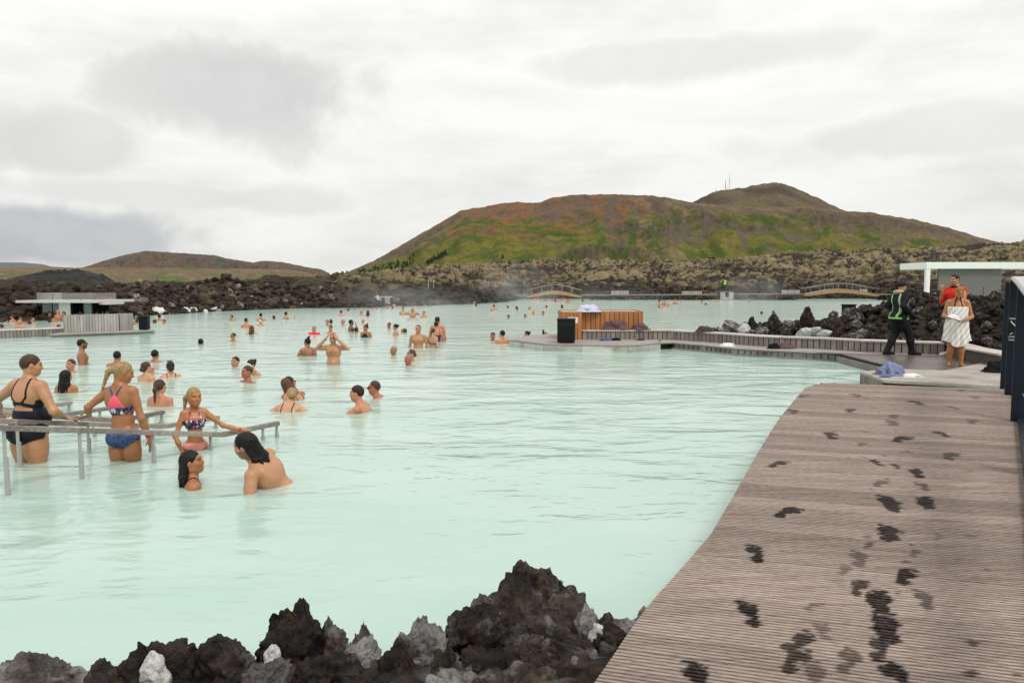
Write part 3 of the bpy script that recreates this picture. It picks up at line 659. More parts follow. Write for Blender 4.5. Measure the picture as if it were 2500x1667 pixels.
sl0 = (LPQ[4][0] - LPQ[0][0]) / (LPQ[4][1] - LPQ[0][1])
def pL(q):
    q = np.asarray(q, float); ps = [a for a, _ in LPQ]; qs = [k for _, k in LPQ]
    r = np.interp(q, qs, ps); r = np.where(q < qs[0], ps[0] + (q - qs[0]) * sl0, r)
    return np.where(q > qs[-1], ps[-1] + (q - qs[-1]) * .55, r)
R1 = pq(*at_deck(2472, 938)[:2]); R2 = pq(*at_deck(2486, 1045)[:2])
slr = (R1[0] - R2[0]) / (R1[1] - R2[1])
def pR(q): return R2[0] + (np.asarray(q, float) - R2[1]) * slr
rs = np.random.RandomState(3)
PRINTS = [  # u, v of wet footprints, length, strength
 (2076, 1002, .25, .9), (2030, 1063, .30, .9), (2201, 1072, .32, 1), (2237, 983, .34, .8), (2298, 1059, .24, .9), (2326, 995, .24, .6), (2372, 1029, .25, .6),
 (2321, 1113, .28, .7), (2141, 1129, .18, .9), (2188, 1138, .14, .9), (2239, 1155, .25, 1), (2178, 1032, .3, .6), (2183, 1016, .25, .6), (2170, 1227, .30, 1.1), (2262, 1226, .26, 1.1),
 (1923, 1250, .26, 1), (1900, 1133, .24, .9), (2089, 965, .3, .6), (1961, 967, .25, .6), (1936, 1004, .28, .7), (2247, 934, .3, .6), (2203, 942, .25, .5), (2346, 954, .25, .5), (2380, 970, .25, .5),
 (2252, 1187, .2, .7), (1844, 1350, .24, 1), (2167, 1300, .27, 1.15), (2097, 1364, .22, .6), (2209, 1406, .22, 1), (2097, 1434, .2, .9), (2148, 1468, .26, 1.1), (2165, 1530, .28, 1.2), (2256, 1462, .2, .7),
 (1830, 1499, .24, 1), (1950, 1565, .22, .9), (1943, 1610, .22, .9), (2069, 1612, .2, .7), (2144, 1584, .18, .9), (2190, 1655, .25, 1), (1699, 1654, .24, 1), (1994, 1649, .22, .6), (2010, 1540, .16, .5), (2235, 1350, .12, .6),
 (2120, 1330, .12, .7), (1985, 1480, .12, .5), (2060, 1390, .14, .5), (2150, 1180, .2, .6), (2105, 1085, .16, .5), (2290, 1310, .12, .4)]
PR = []
for u, v, L, s in PRINTS:
    P = at_deck(u, v); a = math.radians(28 + rs.uniform(-26, 26)); PR.append((P.x, P.y, a, L * 1.02, s, 1 if rs.rand() < .5 else -1))
def wetness(X, Y):
    wv = np.zeros_like(X); P3 = np.stack([X * 14, Y * 14, X * 0], 1)
    nz = fbm(P3, 3) * .38 + perlin(P3 * np.array([.5, 4, 1])) * .22
    for x, y, a, L, s, side in PR:
        dx_, dy_ = X - x, Y - y; near = (np.abs(dx_) < .3) & (np.abs(dy_) < .3)
        if not near.any(): continue
        ca, sa = math.cos(a), math.sin(a); f = (dx_[near] * sa + dy_[near] * ca) / L; r = (dx_[near] * ca - dy_[near] * sa) / L * side
        e = lambda cf, cr, rf, rr: 1 - np.sqrt(((f - cf) / rf) ** 2 + ((r - cr) / rr) ** 2)
        k = np.maximum(e(-.33, .0, .18, .15), e(.16, .0, .22, .22)); k = np.maximum(k, e(-.08, .06, .26, .10))
        for j, (tf, tr, rr) in enumerate([(.44, -.13, .075), (.43, -.03, .055), (.41, .05, .05), (.37, .11, .045), (.32, .17, .04)]): k = np.maximum(k, e(tf, tr, rr, rr))
        if s > 1: k = np.maximum(k, e(-.05, .04, .46, .19) + nz[near] * .7)
        wv[near] = np.maximum(wv[near], sstep(.0, .11, k + nz[near] * .5) * min(1, s))
    drops = sstep(.60, .80, fbm(np.stack([X * 9 + 40, Y * 9, X * 0], 1), 2)) * np.exp(-((X - (.62 + .43 * Y)) / .45) ** 2)
    return np.maximum(wv, drops * .8)
bridge = empty('boardwalk_bridge', (0, 0, 0)); tag(bridge, kind='structure')
PW, NG, GW = .1475, 6, .0242
prof = []
for k in range(NG): prof += [(k * GW + .0004, -.016), (k * GW + .0094, -.016), (k * GW + .0104, 0), (k * GW + .0236, 0)]
prof = [(0, -.035)] + prof + [(NG * GW + .0004, -.035)]
q = .6
while q < 12.0:
    qo = np.array([a for a, _ in prof]) + q; zo = np.array([b_ for _, b_ in prof])
    a0, a1 = float(pL(q)), float(pR(q)); a0b, a1b = float(pL(q + PW)), float(pR(q + PW))
    ns = max(2, int((a1 - a0) / (.016 if q < 7.5 else .026))) if 2.3 < q else 3
    tt = np.linspace(0, 1, ns); j = len(prof)
    fq = ((qo - q) / PW)[None, :]; st = a0 + (a0b - a0) * fq; en = a1 + (a1b - a1) * fq
    ofs = rs.uniform(-.003, .003)
    Pm = st + (en - st) * tt[:, None]; Qm = np.broadcast_to(qo[None, :], Pm.shape)
    Xm, Ym = XYof(Pm, Qm); Zm = zdeck(Qm) + zo[None, :] + rs.uniform(-.0012, .0012)
    V = np.stack([Xm.ravel(), Ym.ravel(), Zm.ravel()], 1)
    ii = (np.arange(ns - 1)[:, None] * j + np.arange(j - 1)[None, :]).ravel()
    Fc = np.stack([ii, ii + j, ii + j + 1, ii + 1], 1)
    me = mesh_np('plank', V, Fc, False); set_attr(me, 'wet', wetness(V[:, 0], V[:, 1]) if q > 2.3 else np.zeros(len(V)))
    obj('plank', me, M['deck'], bridge); q += PW
# edge beams under the planks
for side in (0, 1):
    mb = MB(); qs = np.linspace(.6, 12.0, 24); pts = []
    for k in qs:
        p_ = float(pL(k)) + .04 if side == 0 else float(pR(k)) + .03
        x, y = XYof(p_, k); pts.append((x, y, float(zdeck(k)) - (.16 if side == 0 else .07)))
    for a, c in zip(pts[:-1], pts[1:]): mb.beam(a, c, .06, .22 if side == 0 else .24)
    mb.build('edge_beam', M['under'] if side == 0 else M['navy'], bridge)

# arched railing on the far side of the boardwalk
rl = empty('bridge_railing', (6.8, 9.8, .5)); tag(rl, 'navy steel bridge railing with wide grey arched handrail and caution sign', 'railing')
CRV = [(1.85, 2.0, .95), (2.70, 3.2, 1.20), (3.82, 5.0, 1.56), (4.98, 6.9, 1.81), (6.02, 8.5, 1.90), (6.85, 9.7, 1.885), (7.35, 10.4, 1.82), (7.68, 10.9, 1.70), (7.95, 11.3, 1.52), (8.16, 11.6, 1.30)]
def crv(tv):
    n = len(CRV) - 1; f = max(0, min(n - 1e-6, tv * n)); i = int(f); f -= i
    P = [Vector(CRV[max(0, min(n, i + k))]) for k in (-1, 0, 1, 2)]
    return .5 * ((2 * P[1]) + (-P[0] + P[2]) * f + (2 * P[0] - 5 * P[1] + 4 * P[2] - P[3]) * f * f + (-P[0] + 3 * P[1] - 3 * P[2] + P[3]) * f ** 3)
pts = [crv(i / 60) for i in range(61)]; off = Vector((6.8, 9.8, .5)); pts = [p - off for p in pts]
V, Fc = [], []
for i, p in enumerate(pts):
    d = (pts[min(i + 1, 60)] - pts[max(i - 1, 0)]).normalized(); sd = Vector((d.y, -d.x, 0)).normalized(); up = sd.cross(d).normalized()
    if up.z < 0: up = -up
    for a, e in ((-.10, .0), (-.085, .022), (.085, .022), (.10, 0), (.10, -.02), (-.10, -.02)): V.append(tuple(p + sd * a + up * e))
for i in range(60):
    for k in range(6): Fc.append((i * 6 + k, i * 6 + (k + 1) % 6, i * 6 + 6 + (k + 1) % 6, i * 6 + 6 + k))
me = mesh_np('handrail', V, Fc, False); obj('handrail', me, M['galv'], rl)
me.update()
ax = Vector((.545, .838, 0)); cx_ = Vector((.838, -.545, 0))
POSTS = [(8.02, 11.42, .13), (6.80, 9.78, .15), (6.02, 8.55, .16), (4.99, 6.95, .17), (3.85, 5.05, .17)]
for (x, y, wd_) in POSTS:
    best = min(pts, key=lambda p: (p + off - Vector((x, y, (p + off).z))).length); zt = (best + off).z - .02
    c = Vector((x, y, 0)) - Vector((off.x, off.y, 0)); base = float(zdeck(pq(x, y)[1])) - .22
    mb = MB(); V4 = []
    for z in (base - off.z, zt - off.z):
        for a, e in ((-wd_ / 2, -.03), (wd_ / 2, -.03), (wd_ / 2, .03), (-wd_ / 2, .03)): V4.append(tuple(c + cx_ * a + ax * e + Vector((0, 0, z))))
    mb.v = V4; mb.f = [(3, 2, 1, 0), (4, 5, 6, 7), (0, 1, 5, 4), (1, 2, 6, 5), (2, 3, 7, 6), (3, 0, 4, 7)]
    mb.build('post', M['navy'], rl, bevel=.004)
for hz in (.28, .55, .82, 1.08):      # thin wires between the posts
    mb = MB(); P = []
    for (x, y, _) in POSTS: P.append(Vector((x, y, float(zdeck(pq(x, y)[1])) + hz)) - off)
    mb.tube(P[1:], .004, 5); mb.build('wire', M['post_steel'], rl)
def text_mesh(s, size):
    cu = bpy.data.curves.new('lettering', 'FONT'); cu.body = s; cu.size = size; cu.align_x = 'LEFT'; cu.extrude = .0004
    o = link(bpy.data.objects.new('lettering', cu)); bpy.context.view_layer.update()
    me = bpy.data.meshes.new_from_object(o.evaluated_get(bpy.context.evaluated_depsgraph_get())); bpy.data.objects.remove(o); return me
# caution sign on the face of the second post
sc_ = Vector((6.02, 8.55, 0)) - off - ax * .036
sg = MB(); c0 = sc_ + Vector((0, 0, .83 + .5))
def sp(a, z, d=0.0): return c0 + cx_ * a + Vector((0, 0, z)) - ax * d
V4 = [tuple(sp(-.075, -.20)), tuple(sp(.075, -.20)), tuple(sp(.075, .12)), tuple(sp(-.075, .12))]; V4 += [tuple(Vector(p) - ax * .004) for p in V4]
sg.v = V4; sg.f = [(3, 2, 1, 0), (4, 5, 6, 7), (0, 1, 5, 4), (1, 2, 6, 5), (2, 3, 7, 6), (3, 0, 4, 7)]
sign = sg.build('sign_plate', M['bin_black'], rl)
Mx = Matrix((cx_, Vector((0, 0, 1)), -ax)).transposed().to_4x4()
for s, sz, a, z in (('CAUTION', .030, -.07, .082), ('SLIPPERY', .026, -.07, -.135), ('WHEN WET', .026, -.07, -.172)):
    o = obj('lettering', text_mesh(s, sz), M['sign_white'], sign); o.matrix_local = Matrix.Translation(sp(a, z, .006)) @ Mx
pic = MB()
for (a0, z0, a1, z1, r) in ((-.055, .06, -.005, .0, .010), (-.005, .0, .03, -.06, .014), (-.005, .0, .05, .02, .009), (.03, -.06, .06, -.03, .010), (.03, -.06, -.01, -.085, .010), (-.06, -.10, -.03, -.075, .006)):
    pic.beam(sp(a0, z0, .0055), sp(a1, z1, .0055), r, .002, up=tuple(ax))
pic.tube([sp(.028, .045, .004), sp(.028, .045, .007)], .014, 10)
pic.build('slipping_figure', M['sign_white'], sign)

# ------------------------------------------------------------------ right-hand dock
DZ = .20
def P2(u, v, z=DZ): p = at(u, v, z); return (p.x, p.y)
front = [(1244, 829), (1327, 839), (1421, 841), (1535, 843), (1612, 836.5), (1640, 835.5), (1719, 842), (1794, 849.5), (1874, 854), (1960, 858), (2053, 863), (2160, 889), (2205, 899), (2305, 906)]
back = [(2600, 872), (2358, 862), (2306, 860), (2100, 852), (2000, 845), (1902, 842), (1827, 837), (1704, 828), (1640, 824), (1560, 823), (1420, 822), (1361, 815), (1342, 815), (1279, 820.5)]
poly = [P2(*a) for a in front] + [P2(2420, 925), P2(2620, 905)] + [P2(*a) for a in back]
dock = empty('dock', (poly[0][0], poly[0][1], 0)); tag(dock, kind='structure')
dl = Vector(dock.location)
def rel(p): return [(x - dl.x, y - dl.y) for x, y in p]
MB().prism(rel(poly), .165, DZ).build('deck', M['deck_fine'], dock)
inner = [P2(u, v - 2.0, DZ) for u, v in front[:6]] + [P2(u, v - 2.2, DZ) for u, v in front[6:]] + [P2(*a) for a in back]
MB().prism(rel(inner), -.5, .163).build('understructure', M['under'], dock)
for a, c in zip(front[:4], front[1:5]):        # pale fascia boards of the platform tip
    p, q_ = Vector((*P2(*a), .07)) - dl, Vector((*P2(*c), .07)) - dl; d = (q_ - p).normalized() * .006
    MB().beam(p + d, q_ - d, .03, .17).build('fascia_board', M['fascia'], dock)
for i in range(5, 12):                          # gutter edge: pale plate behind a row of small uprights
    a, c = Vector((*P2(*front[i]), 0)) - dl, Vector((*P2(*front[i + 1]), 0)) - dl; L = (c - a).length; d = (c - a) / L; nrm = Vector((-d.y, d.x, 0))
    if nrm.y < 0: nrm = -nrm
    MB().beam(a + nrm * .10 + Vector((0, 0, .06)), c + nrm * .10 + Vector((0, 0, .06)), .02, .17).build('fascia_board', M['fascia'] if i < 10 else M['slat_grey'], dock)
    MB().beam(a + Vector((0, 0, .02)), c + Vector((0, 0, .02)), .04, .05).build('waterline_board', M['slat_grey'], dock)
    for k in range(int(L / .17)):
        p = a + d * (.08 + k * .17) + nrm * .02; MB().beam(p + Vector((0, 0, -.05)), p + Vector((0, 0, .163)), .03, .03, up=tuple(d)).build('edge_post', M['under'], dock)
wetp = [P2(*a) for a in [(1985, 860), (2053, 864), (2160, 890), (2205, 900), (2305, 905), (2440, 880), (2420, 874), (2355, 869), (2306, 868.5), (2100, 864), (2040, 861)]]
MB().prism(rel(wetp), DZ + .002, DZ + .005).build('soaked_boards', M['deck_wetdark'], dock)
land = [(2101, 907), (2180, 899.5), (2305, 904), (2448, 876), (2700, 860), (2760, 960), (2160, 928)]
lz = .225
MB().prism(rel([P2(u, v, lz) for u, v in land]), .18, lz).build('landing', M['landing'], dock)
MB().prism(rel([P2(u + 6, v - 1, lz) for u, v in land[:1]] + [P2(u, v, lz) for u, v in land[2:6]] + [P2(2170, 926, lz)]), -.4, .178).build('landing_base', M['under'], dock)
for i in range(14):
    a = .05 + i * .065; p = Vector((*P2(2101 + 59 * a, 907 + 21 * a, lz), 0)) - dl
    MB().box((p.x - .02, p.y - .02, .0), (p.x + .02, p.y + .02, .178)).build('edge_post', M['slat_grey'], dock)
# long low bench along the dock
bpts = [(1422, 829), (1560, 828), (1640, 829), (1704, 833), (1827, 843), (1902, 847.7), (2000, 851.4), (2100, 858), (2306, 865.7), (2358, 867), (2410, 882), (2500, 900)]
bw = [Vector((*P2(*a), 0)) for a in bpts]
bench = empty('dock_bench', (bw[0].x, bw[0].y, DZ)); tag(bench, 'long low grey slatted timber bench winding along the right dock', 'bench')
bo = Vector((bw[0].x, bw[0].y, DZ)); smesh = {}
for i, (a, c) in enumerate(zip(bw[:-1], bw[1:])):
    L = (c - a).length; d = (c - a) / L; nrm = Vector((-d.y, d.x, 0)); nrm = nrm if nrm.y > 0 else -nrm
    n = max(1, round(L / .15)); st = L / n
    for k in range(n):
        p = a + d * (st * (k + .5)) + nrm * .012; ht = .245
        sm = MB().box((-st * .42, -.011, 0), (st * .42, .011, ht)); o = sm.build('slat', M['slat_grey'], bench); o.location = (p.x - bo.x, p.y - bo.y, R.uniform(0, .004)); o.rotation_euler = (0, 0, math.atan2(d.y, d.x))
    mb = MB(); z0 = .247; w0 = .46
    q0, q1 = a - nrm * .025, c - nrm * .025
    e0, e1 = a + nrm * w0, c + nrm * w0
    if i > 0:
        dp = (bw[i] - bw[i - 1]).normalized(); np_ = Vector((-dp.y, dp.x, 0)); np_ = np_ if np_.y > 0 else -np_
        bis = (np_ + nrm).normalized() / max(.6, ((np_ + nrm).normalized()).dot(nrm)); e0 = a + bis * w0; q0 = a - bis * .025
    if i < len(bw) - 2:
        dn = (bw[i + 2] - bw[i + 1]).normalized(); nn = Vector((-dn.y, dn.x, 0)); nn = nn if nn.y > 0 else -nn
        bis = (nn + nrm).normalized() / max(.6, ((nn + nrm).normalized()).dot(nrm)); e1 = c + bis * w0; q1 = c - bis * .025
    mb.prism([(v_.x - bo.x, v_.y - bo.y) for v_ in (q0, q1, e1, e0)], z0, z0 + .035); mb.build('seat_board', M['cap'], bench)
    MB().prism([(v_.x - bo.x, v_.y - bo.y) for v_ in (a + nrm * .03, c + nrm * .03, c + nrm * (w0 - .03), a + nrm * (w0 - .03))], -.1, z0 - .002).build('dark_filler', M['under'], bench)
# orange cedar enclosure
cb = Vector((*P2(1420, 829), DZ)); cl_ = Vector((*P2(1370, 827), DZ)); box = empty('cedar_enclosure', tuple(cb)); tag(box, 'tall box of upright orange cedar boards on the dock tip', 'enclosure')
Hc = .845; fx1 = at(1568.6, 806, .5).x + .12
def fence(p, q_, n, z0, z1, mat, parent, off, th=.03, name='board', jit=.0):
    d = (q_ - p); L = d.length; d /= L; st = L / n
    for k in range(n):
        c = p + d * (st * (k + .5)) - off; o = MB().box((-st * .445, -th / 2, z0), (st * .445, th / 2, z1 + R.uniform(-jit, jit))).build(name, mat, parent, bevel=.003)
        o.location = (c.x, c.y, 0); o.rotation_euler = (0, 0, math.atan2(d.y, d.x))
lx = cl_.x - cb.x
o0 = Vector((0, 0, 0))
fence(Vector((lx, .04, 0)), Vector((0, 0, 0)), 5, 0, Hc, M['cedar'], box, o0)
setb = .40; rx = fx1 - cb.x
fence(Vector((.02, setb, 0)), Vector((rx, setb, 0)), 13, 0, Hc, M['cedar'], box, o0, jit=.006)
fence(Vector((0.0, .03, 0)), Vector((0, setb - .02, 0)), 3, 0, Hc, M['cedar'], box, o0)
fence(Vector((rx, setb + .02, 0)), Vector((rx, setb + 1.3, 0)), 9, 0, Hc, M['cedar'], box, o0)
fence(Vector((lx, .06, 0)), Vector((lx, setb + 1.3, 0)), 11, 0, Hc, M['cedar'], box, o0)
fence(Vector((lx, setb + 1.32, 0)), Vector((rx, setb + 1.32, 0)), 17, 0, Hc, M['cedar'], box, o0)
MB().box((lx + .05, setb + .06, Hc - .06), (rx - .05, setb + 1.26, Hc - .02)).build('lid', M['cap'], box)
MB().box((lx + .05, .06, Hc - .05), (-.05, setb + .05, Hc - .02)).build('lid', M['cap'], box)
MB().box((lx + .04, setb + .04, .0), (rx - .04, setb + 1.28, Hc - .062)).build('dark_filler', M['under'], box)  # dark solid added inside so the gaps between the boards look shaded
MB().box((lx + .04, .05, .0), (-.03, setb + .03, Hc - .052)).build('dark_filler', M['under'], box)  # same added dark solid behind the corner boards, for shaded gaps
MB().box((lx + .18, -.006, .50), (lx + .52, .012, .68)).build('notice_panel', M['white_paint'], box)

def make_bin(loc, wd_, ht, rz, label, front_open=True):
    e = empty('litter_bin', loc, rz); tag(e, label, 'bin', 'black litter bins')
    MB().box((-wd_ / 2 + .02, -wd_ / 2 + .02, .02), (wd_ / 2 - .02, wd_ / 2 - .02, ht - .05)).build('bin_body', M['dark_in'], e)
    n = max(5, int(wd_ / .045)); zt = ht * .70 if front_open else ht - .05
    for s_ in range(4):
        a = s_ * math.pi / 2
        for k in range(n):
            x = -wd_ / 2 + wd_ * (k + .5) / n; z1 = zt if s_ == 0 else ht - .05
            ca, sa = math.cos(a), math.sin(a); px_, py_ = x, -wd_ / 2
            o = MB().box((-wd_ / n * .36, -.012, .03), (wd_ / n * .36, .012, z1)).build('slat', M['bin_black'], e); o.location = (px_ * ca - py_ * sa, px_ * sa + py_ * ca, 0); o.rotation_euler = (0, 0, a)
    MB().box((-wd_ / 2 - .02, -wd_ / 2 - .02, ht - .05), (wd_ / 2 + .02, wd_ / 2 + .02, ht)).build('lid', M['bin_black'], e, bevel=.006)
    if front_open: MB().box((-wd_ / 2 + .04, -wd_ / 2 - .018, zt), (wd_ / 2 - .04, -wd_ / 2 + .03, zt + .03)).build('slot_sill', M['navy'], e)
    return e
pb = at(1384, 838, DZ); make_bin((pb.x, pb.y + .23, DZ), .46, .70, math.radians(-9), 'black slatted litter bin beside the orange cedar enclosure')
pb = atY(2071, 781, 25.5); make_bin((pb.x, pb.y, pb.z - .08), .32, .64, .2, 'black litter bin standing among the lava rocks by the mound', False)

# ------------------------------------------------------------------ left-hand dock
LZ = .12
def P3(u, v, z=LZ): return Vector((*P2(u, v, z), 0))
ld = empty('dock', tuple(P3(119, 816.4))); tag(ld, kind='structure'); lo_ = Vector(ld.location)
deckp = [P3(119, 816.4), P3(304, 810), P3(378, 806.6), P3(372, 803.2), P3(292, 804.5), P3(160, 809)]
MB().prism([(p.x - lo_.x, p.y - lo_.y) for p in deckp], LZ - .03, LZ).build('deck', M['deck_fine'], ld)
a, c, e_ = P3(121, 816.0), P3(304, 809.6), P3(374, 806.4)
for s_, t_ in ((a, c), (c, e_)):
    MB().beam(s_ - lo_ + Vector((0, .05, .03)), t_ - lo_ + Vector((0, .05, .03)), .03, .11).build('fascia_board', M['slat_pale'], ld)
    MB().beam(s_ - lo_ + Vector((0, .0, .105)), t_ - lo_ + Vector((0, .0, .105)), .04, .025).build('edge_board', M['slat_grey'], ld)
MB().prism([(p.x - lo_.x, p.y - lo_.y) for p in (P3(123, 815.5), P3(304, 809), P3(370, 806.2), P3(366, 803.6), P3(292, 804.8), P3(162, 808.8))], -.4, LZ - .032).build('understructure', M['under'], ld)
sw = empty('slatted_screen', tuple(P3(156, 812))); tag(sw, 'tall screen of pale grey upright slats on the left dock', 'screen'); so = Vector(sw.location)
fence(P3(158, 813), P3(291, 808), 18, LZ, .76, M['slat_pale'], sw, so, .04, 'slat', .004)
fence(P3(156, 812.2), P3(156, 812.2) + Vector((.05, .9, 0)), 7, LZ, .76, M['slat_pale'], sw, so, .04, 'slat')
fence(P3(291, 808) + Vector((.02, .05, 0)), P3(291, 808) + Vector((.05, .9, 0)), 7, LZ, .76, M['slat_pale'], sw, so, .04, 'slat')
fence(P3(158, 812.5) + Vector((.05, .95, 0)), P3(291, 808) + Vector((.05, .95, 0)), 18, LZ, .76, M['slat_pale'], sw, so, .04, 'slat')
cA, cB = P3(158, 812.7) - so, P3(291, 807.8) - so
MB().prism([(cA.x + .03, cA.y + .05), (cB.x, cB.y + .06), (cB.x, cB.y + .9), (cA.x + .07, cA.y + .9)], LZ, .74).build('dark_filler', M['under'], sw)  # added dark solid: keeps light from passing, so the slat gaps look shaded
lb = empty('slatted_bench', tuple(P3(-150, 832, 0))); tag(lb, 'low weathered slatted bench wall running along the left dock from the screen', 'bench'); lbo = Vector(lb.location)
A, B = P3(-150, 832, 0), P3(163, 819.5, 0)
fence(A, B, 34, -.3, .26, M['slat_grey'], lb, lbo, .03, 'slat')
dd = (B - A).normalized(); nn = Vector((-dd.y, dd.x, 0))
MB().prism([((p - lbo).x, (p - lbo).y) for p in (A - nn * .03, B - nn * .03, B + nn * .45, A + nn * .45)], .262, .295).build('seat_board', M['cap'], lb)
MB().prism([((p - lbo).x, (p - lbo).y) for p in (A + nn * .03, B + nn * .03, B + nn * .42, A + nn * .42)], -.3, .258).build('dark_filler', M['under'], lb)
pb = at(353, 805.5, LZ); make_bin((pb.x, pb.y, LZ), .30, .56, .15, 'narrow black slatted litter bin at the tip of the left dock', False)

# ------------------------------------------------------------------ swim-up bar at the left shore
hb = at(150, 782, 0); HY = hb.y; hut = empty('swim_up_bar', (hb.x, HY, 0)); tag(hut, 'flat-roofed swim-up bar with glass front and slatted roof screen', 'bar')
def hx(u): return (u - UC) / F * HY - hb.x
def hz(v, Y=None): return atY(150, v, Y or HY).z
z_r = hz(739)
MB().box((hx(55), -.5, z_r), (hx(253), 3.2, z_r + .13)).build('roof_slab', M['roof_edge'], hut, bevel=.01)
MB().box((hx(245), -.1, z_r - .10), (hx(275), 1.2, z_r + .02)).build('roof_step', M['cap'], hut)
zs0, zs1 = z_r + .13, hz(716.5)
for k in range(8):
    z = zs0 + .02 + (zs1 - zs0 - .03) * k / 7; MB().box((hx(83), .30, z), (hx(225), .34, z + .028)).build('louvre_slat', M['slat_pale'], hut)
    MB().box((hx(83), .36, z), (hx(83) + .03, 2.4, z + .028)).build('louvre_slat', M['slat_pale'], hut); MB().box((hx(225) - .03, .36, z), (hx(225), 2.4, z + .028)).build('louvre_slat', M['slat_pale'], hut)
for k in range(5): x = hx(83) + .05 + (hx(225) - hx(83) - .1) * k / 4; MB().box((x - .02, .345, zs0), (x + .02, .385, zs1)).build('screen_post', M['under'], hut)
MB().box((hx(86), 1.6, -.4), (hx(225), 1.7, z_r)).build('back_wall', M['dark_in'], hut)
MB().box((hx(86) + .01, .0, -.4), (hx(222), .5, .12)).build('counter', M['fascia'], hut)
MB().box((hx(144), .02, .0), (hx(171), .08, z_r - .002)).build('white_panel', M['white_paint'], hut)
for u0, u1 in ((98, 122), (124, 143), (200, 219)): MB().box((hx(u0), .20, .1), (hx(u1), .22, z_r - .002)).build('glass_pane', M['glass'], hut)
for u in (87, 97, 123, 172, 199, 220): MB().box((hx(u) - .02, .18, -.4), (hx(u) + .02, .24, z_r - .001)).build('mullion', M['navy'], hut)
p = at(96, 779, .0); tag(MB().box((p.x - .09, p.y - .3, -.1), (p.x + .09, p.y - .1, hz(770.5))).build('white_box', M['white_paint'], bevel=.01), 'small white box standing at the water edge beside the bar', 'box')

# small hut at the far shore
fb = at(933, 748.7, 0); fh = empty('service_hut', tuple(fb)); tag(fh, 'small grey plank service hut with dark doorway on the far shore', 'hut')
FY = fb.y
def fx(u): return (u - UC) / F * FY - fb.x
def fz(v): return atY(933, v, FY).z
for k in range(9):
    a = fx(914) + (fx(953) - fx(914)) * k / 9; c_ = fx(914) + (fx(953) - fx(914)) * (k + 1) / 9
    if 4 <= k <= 5: continue
    MB().box((a + .005, 0, .05), (c_ - .005, .04, fz(726))).build('plank', M['slat_pale'], fh)
MB().box((fx(914), .045, .05), (fx(953), 1.3, fz(726) - .02)).build('inner_wall', M['dark_in'], fh)
MB().box((fx(912), -.03, fz(726)), (fx(955), 1.35, fz(724.5))).build('roof', M['slat_pale'], fh)
MB().box((fx(899), -.5, -.05), (fx(976), 1.5, .06)).build('platform', M['slat_grey'], fh)
MB().beam((fx(905), .02, fz(726)), (fx(914), .02, fz(736)), .08, .08).build('brace', M['slat_pale'], fh)
MB().box((fx(920), -.03, fz(732)), (fx(926), -.005, fz(721))).build('notice_board', M['sign_white'], fh)
pm = plain('pink_foam', (.75, .28, .25), .6, .1); p = atY(962, 746, FY); tag(obj('float_ring', rock_mesh(901, 3, (.16, .12, .11), .02, 10, .02), pm, loc=(p.x, p.y, .12)), 'small pink bundle lying on the service hut platform', 'bundle')

# ------------------------------------------------------------------ far boardwalk with arched footbridges
BY = 97.0
def bx(u): return (u - UC) / F * BY
def bz(v): return atY(UC, v, BY).z
fbw = empty('far_boardwalk', (bx(1600), BY, 0)); tag(fbw, kind='structure'); f0 = bx(1600)
zb = bz(720)
for u0, u1, v0, v1 in ((1180, 1290, 722.5, 721), (1418, 1750, 720.5, 719), (1782, 1958, 718, 717.5), (2136, 2330, 718.5, 720)):
    MB().beam((bx(u0) - f0, 0, bz(v0)), (bx(u1) - f0, 0, bz(v1)), 1.6, .14).build('deck', M['slat_grey'], fbw)
    for k in range(int((bx(u1) - bx(u0)) / 2.4)): x = bx(u0) - f0 + 1.2 + k * 2.4; MB().box((x - .06, -.7, -.4), (x + .06, -.6, bz(v0) - .071)).build('pile', M['under'], fbw)
def arch(u0, u1, vt, ve0, ve1, label):
    e = empty('arched_footbridge', (bx((u0 + u1) / 2), BY, 0)); tag(e, label, 'footbridge'); c0_ = bx((u0 + u1) / 2)
    n = 22; top, V, Fc = [], [], []
    for i in range(n + 1):
        f = i / n; u = u0 + (u1 - u0) * f; h = math.sin(math.pi * f) ** 1.3; v = ve0 + (ve1 - ve0) * f; v = v + (vt - v) * h
        top.append((bx(u) - c0_, bz(v), .14 + .30 * h ** .6))
    for (x, z, th) in top: V += [(x, -.8, z), (x, .8, z), (x, .8, z - .10), (x, -.8, z - .10)]
    for i in range(n):
        for k in range(4): Fc.append((i * 4 + k, i * 4 + (k + 1) % 4, i * 4 + 4 + (k + 1) % 4, i * 4 + 4 + k))
    obj('deck', mesh_np('deck', V, Fc, False), M['slat_grey'], e)
    for s_ in (-1, 1):
        V, Fc = [], []
        for (x, z, th) in top: V += [(x, s_ * .72 - .06, z - .102), (x, s_ * .72 + .06, z - .102), (x, s_ * .72 + .06, z - .10 - th), (x, s_ * .72 - .06, z - .10 - th)]
        for i in range(n):
            for k in range(4): Fc.append((i * 4 + k, i * 4 + (k + 1) % 4, i * 4 + 4 + (k + 1) % 4, i * 4 + 4 + k))
        obj('arch_beam', mesh_np('arch_beam', V, Fc, False), M['arch_wood'], e)
        MB().tube([(x, s_ * .78, z + .75) for x, z, th in top], .014, 5).build('handrail', M['galv'], e)
        for i in range(2, n - 1, 4): x, z, th = top[i]; MB().box((x - .012, s_ * .78 - .012, z - .05), (x + .012, s_ * .78 + .012, z + .75)).build('baluster', M['galv'], e)
    return e
arch(1286, 1420, 709, 721.5, 721.5, 'honey-wood arched footbridge on the far shore by the steam')
arch(1955, 2138, 705, 718, 718.5, 'honey-wood arched footbridge behind the lava mound and litter bin')
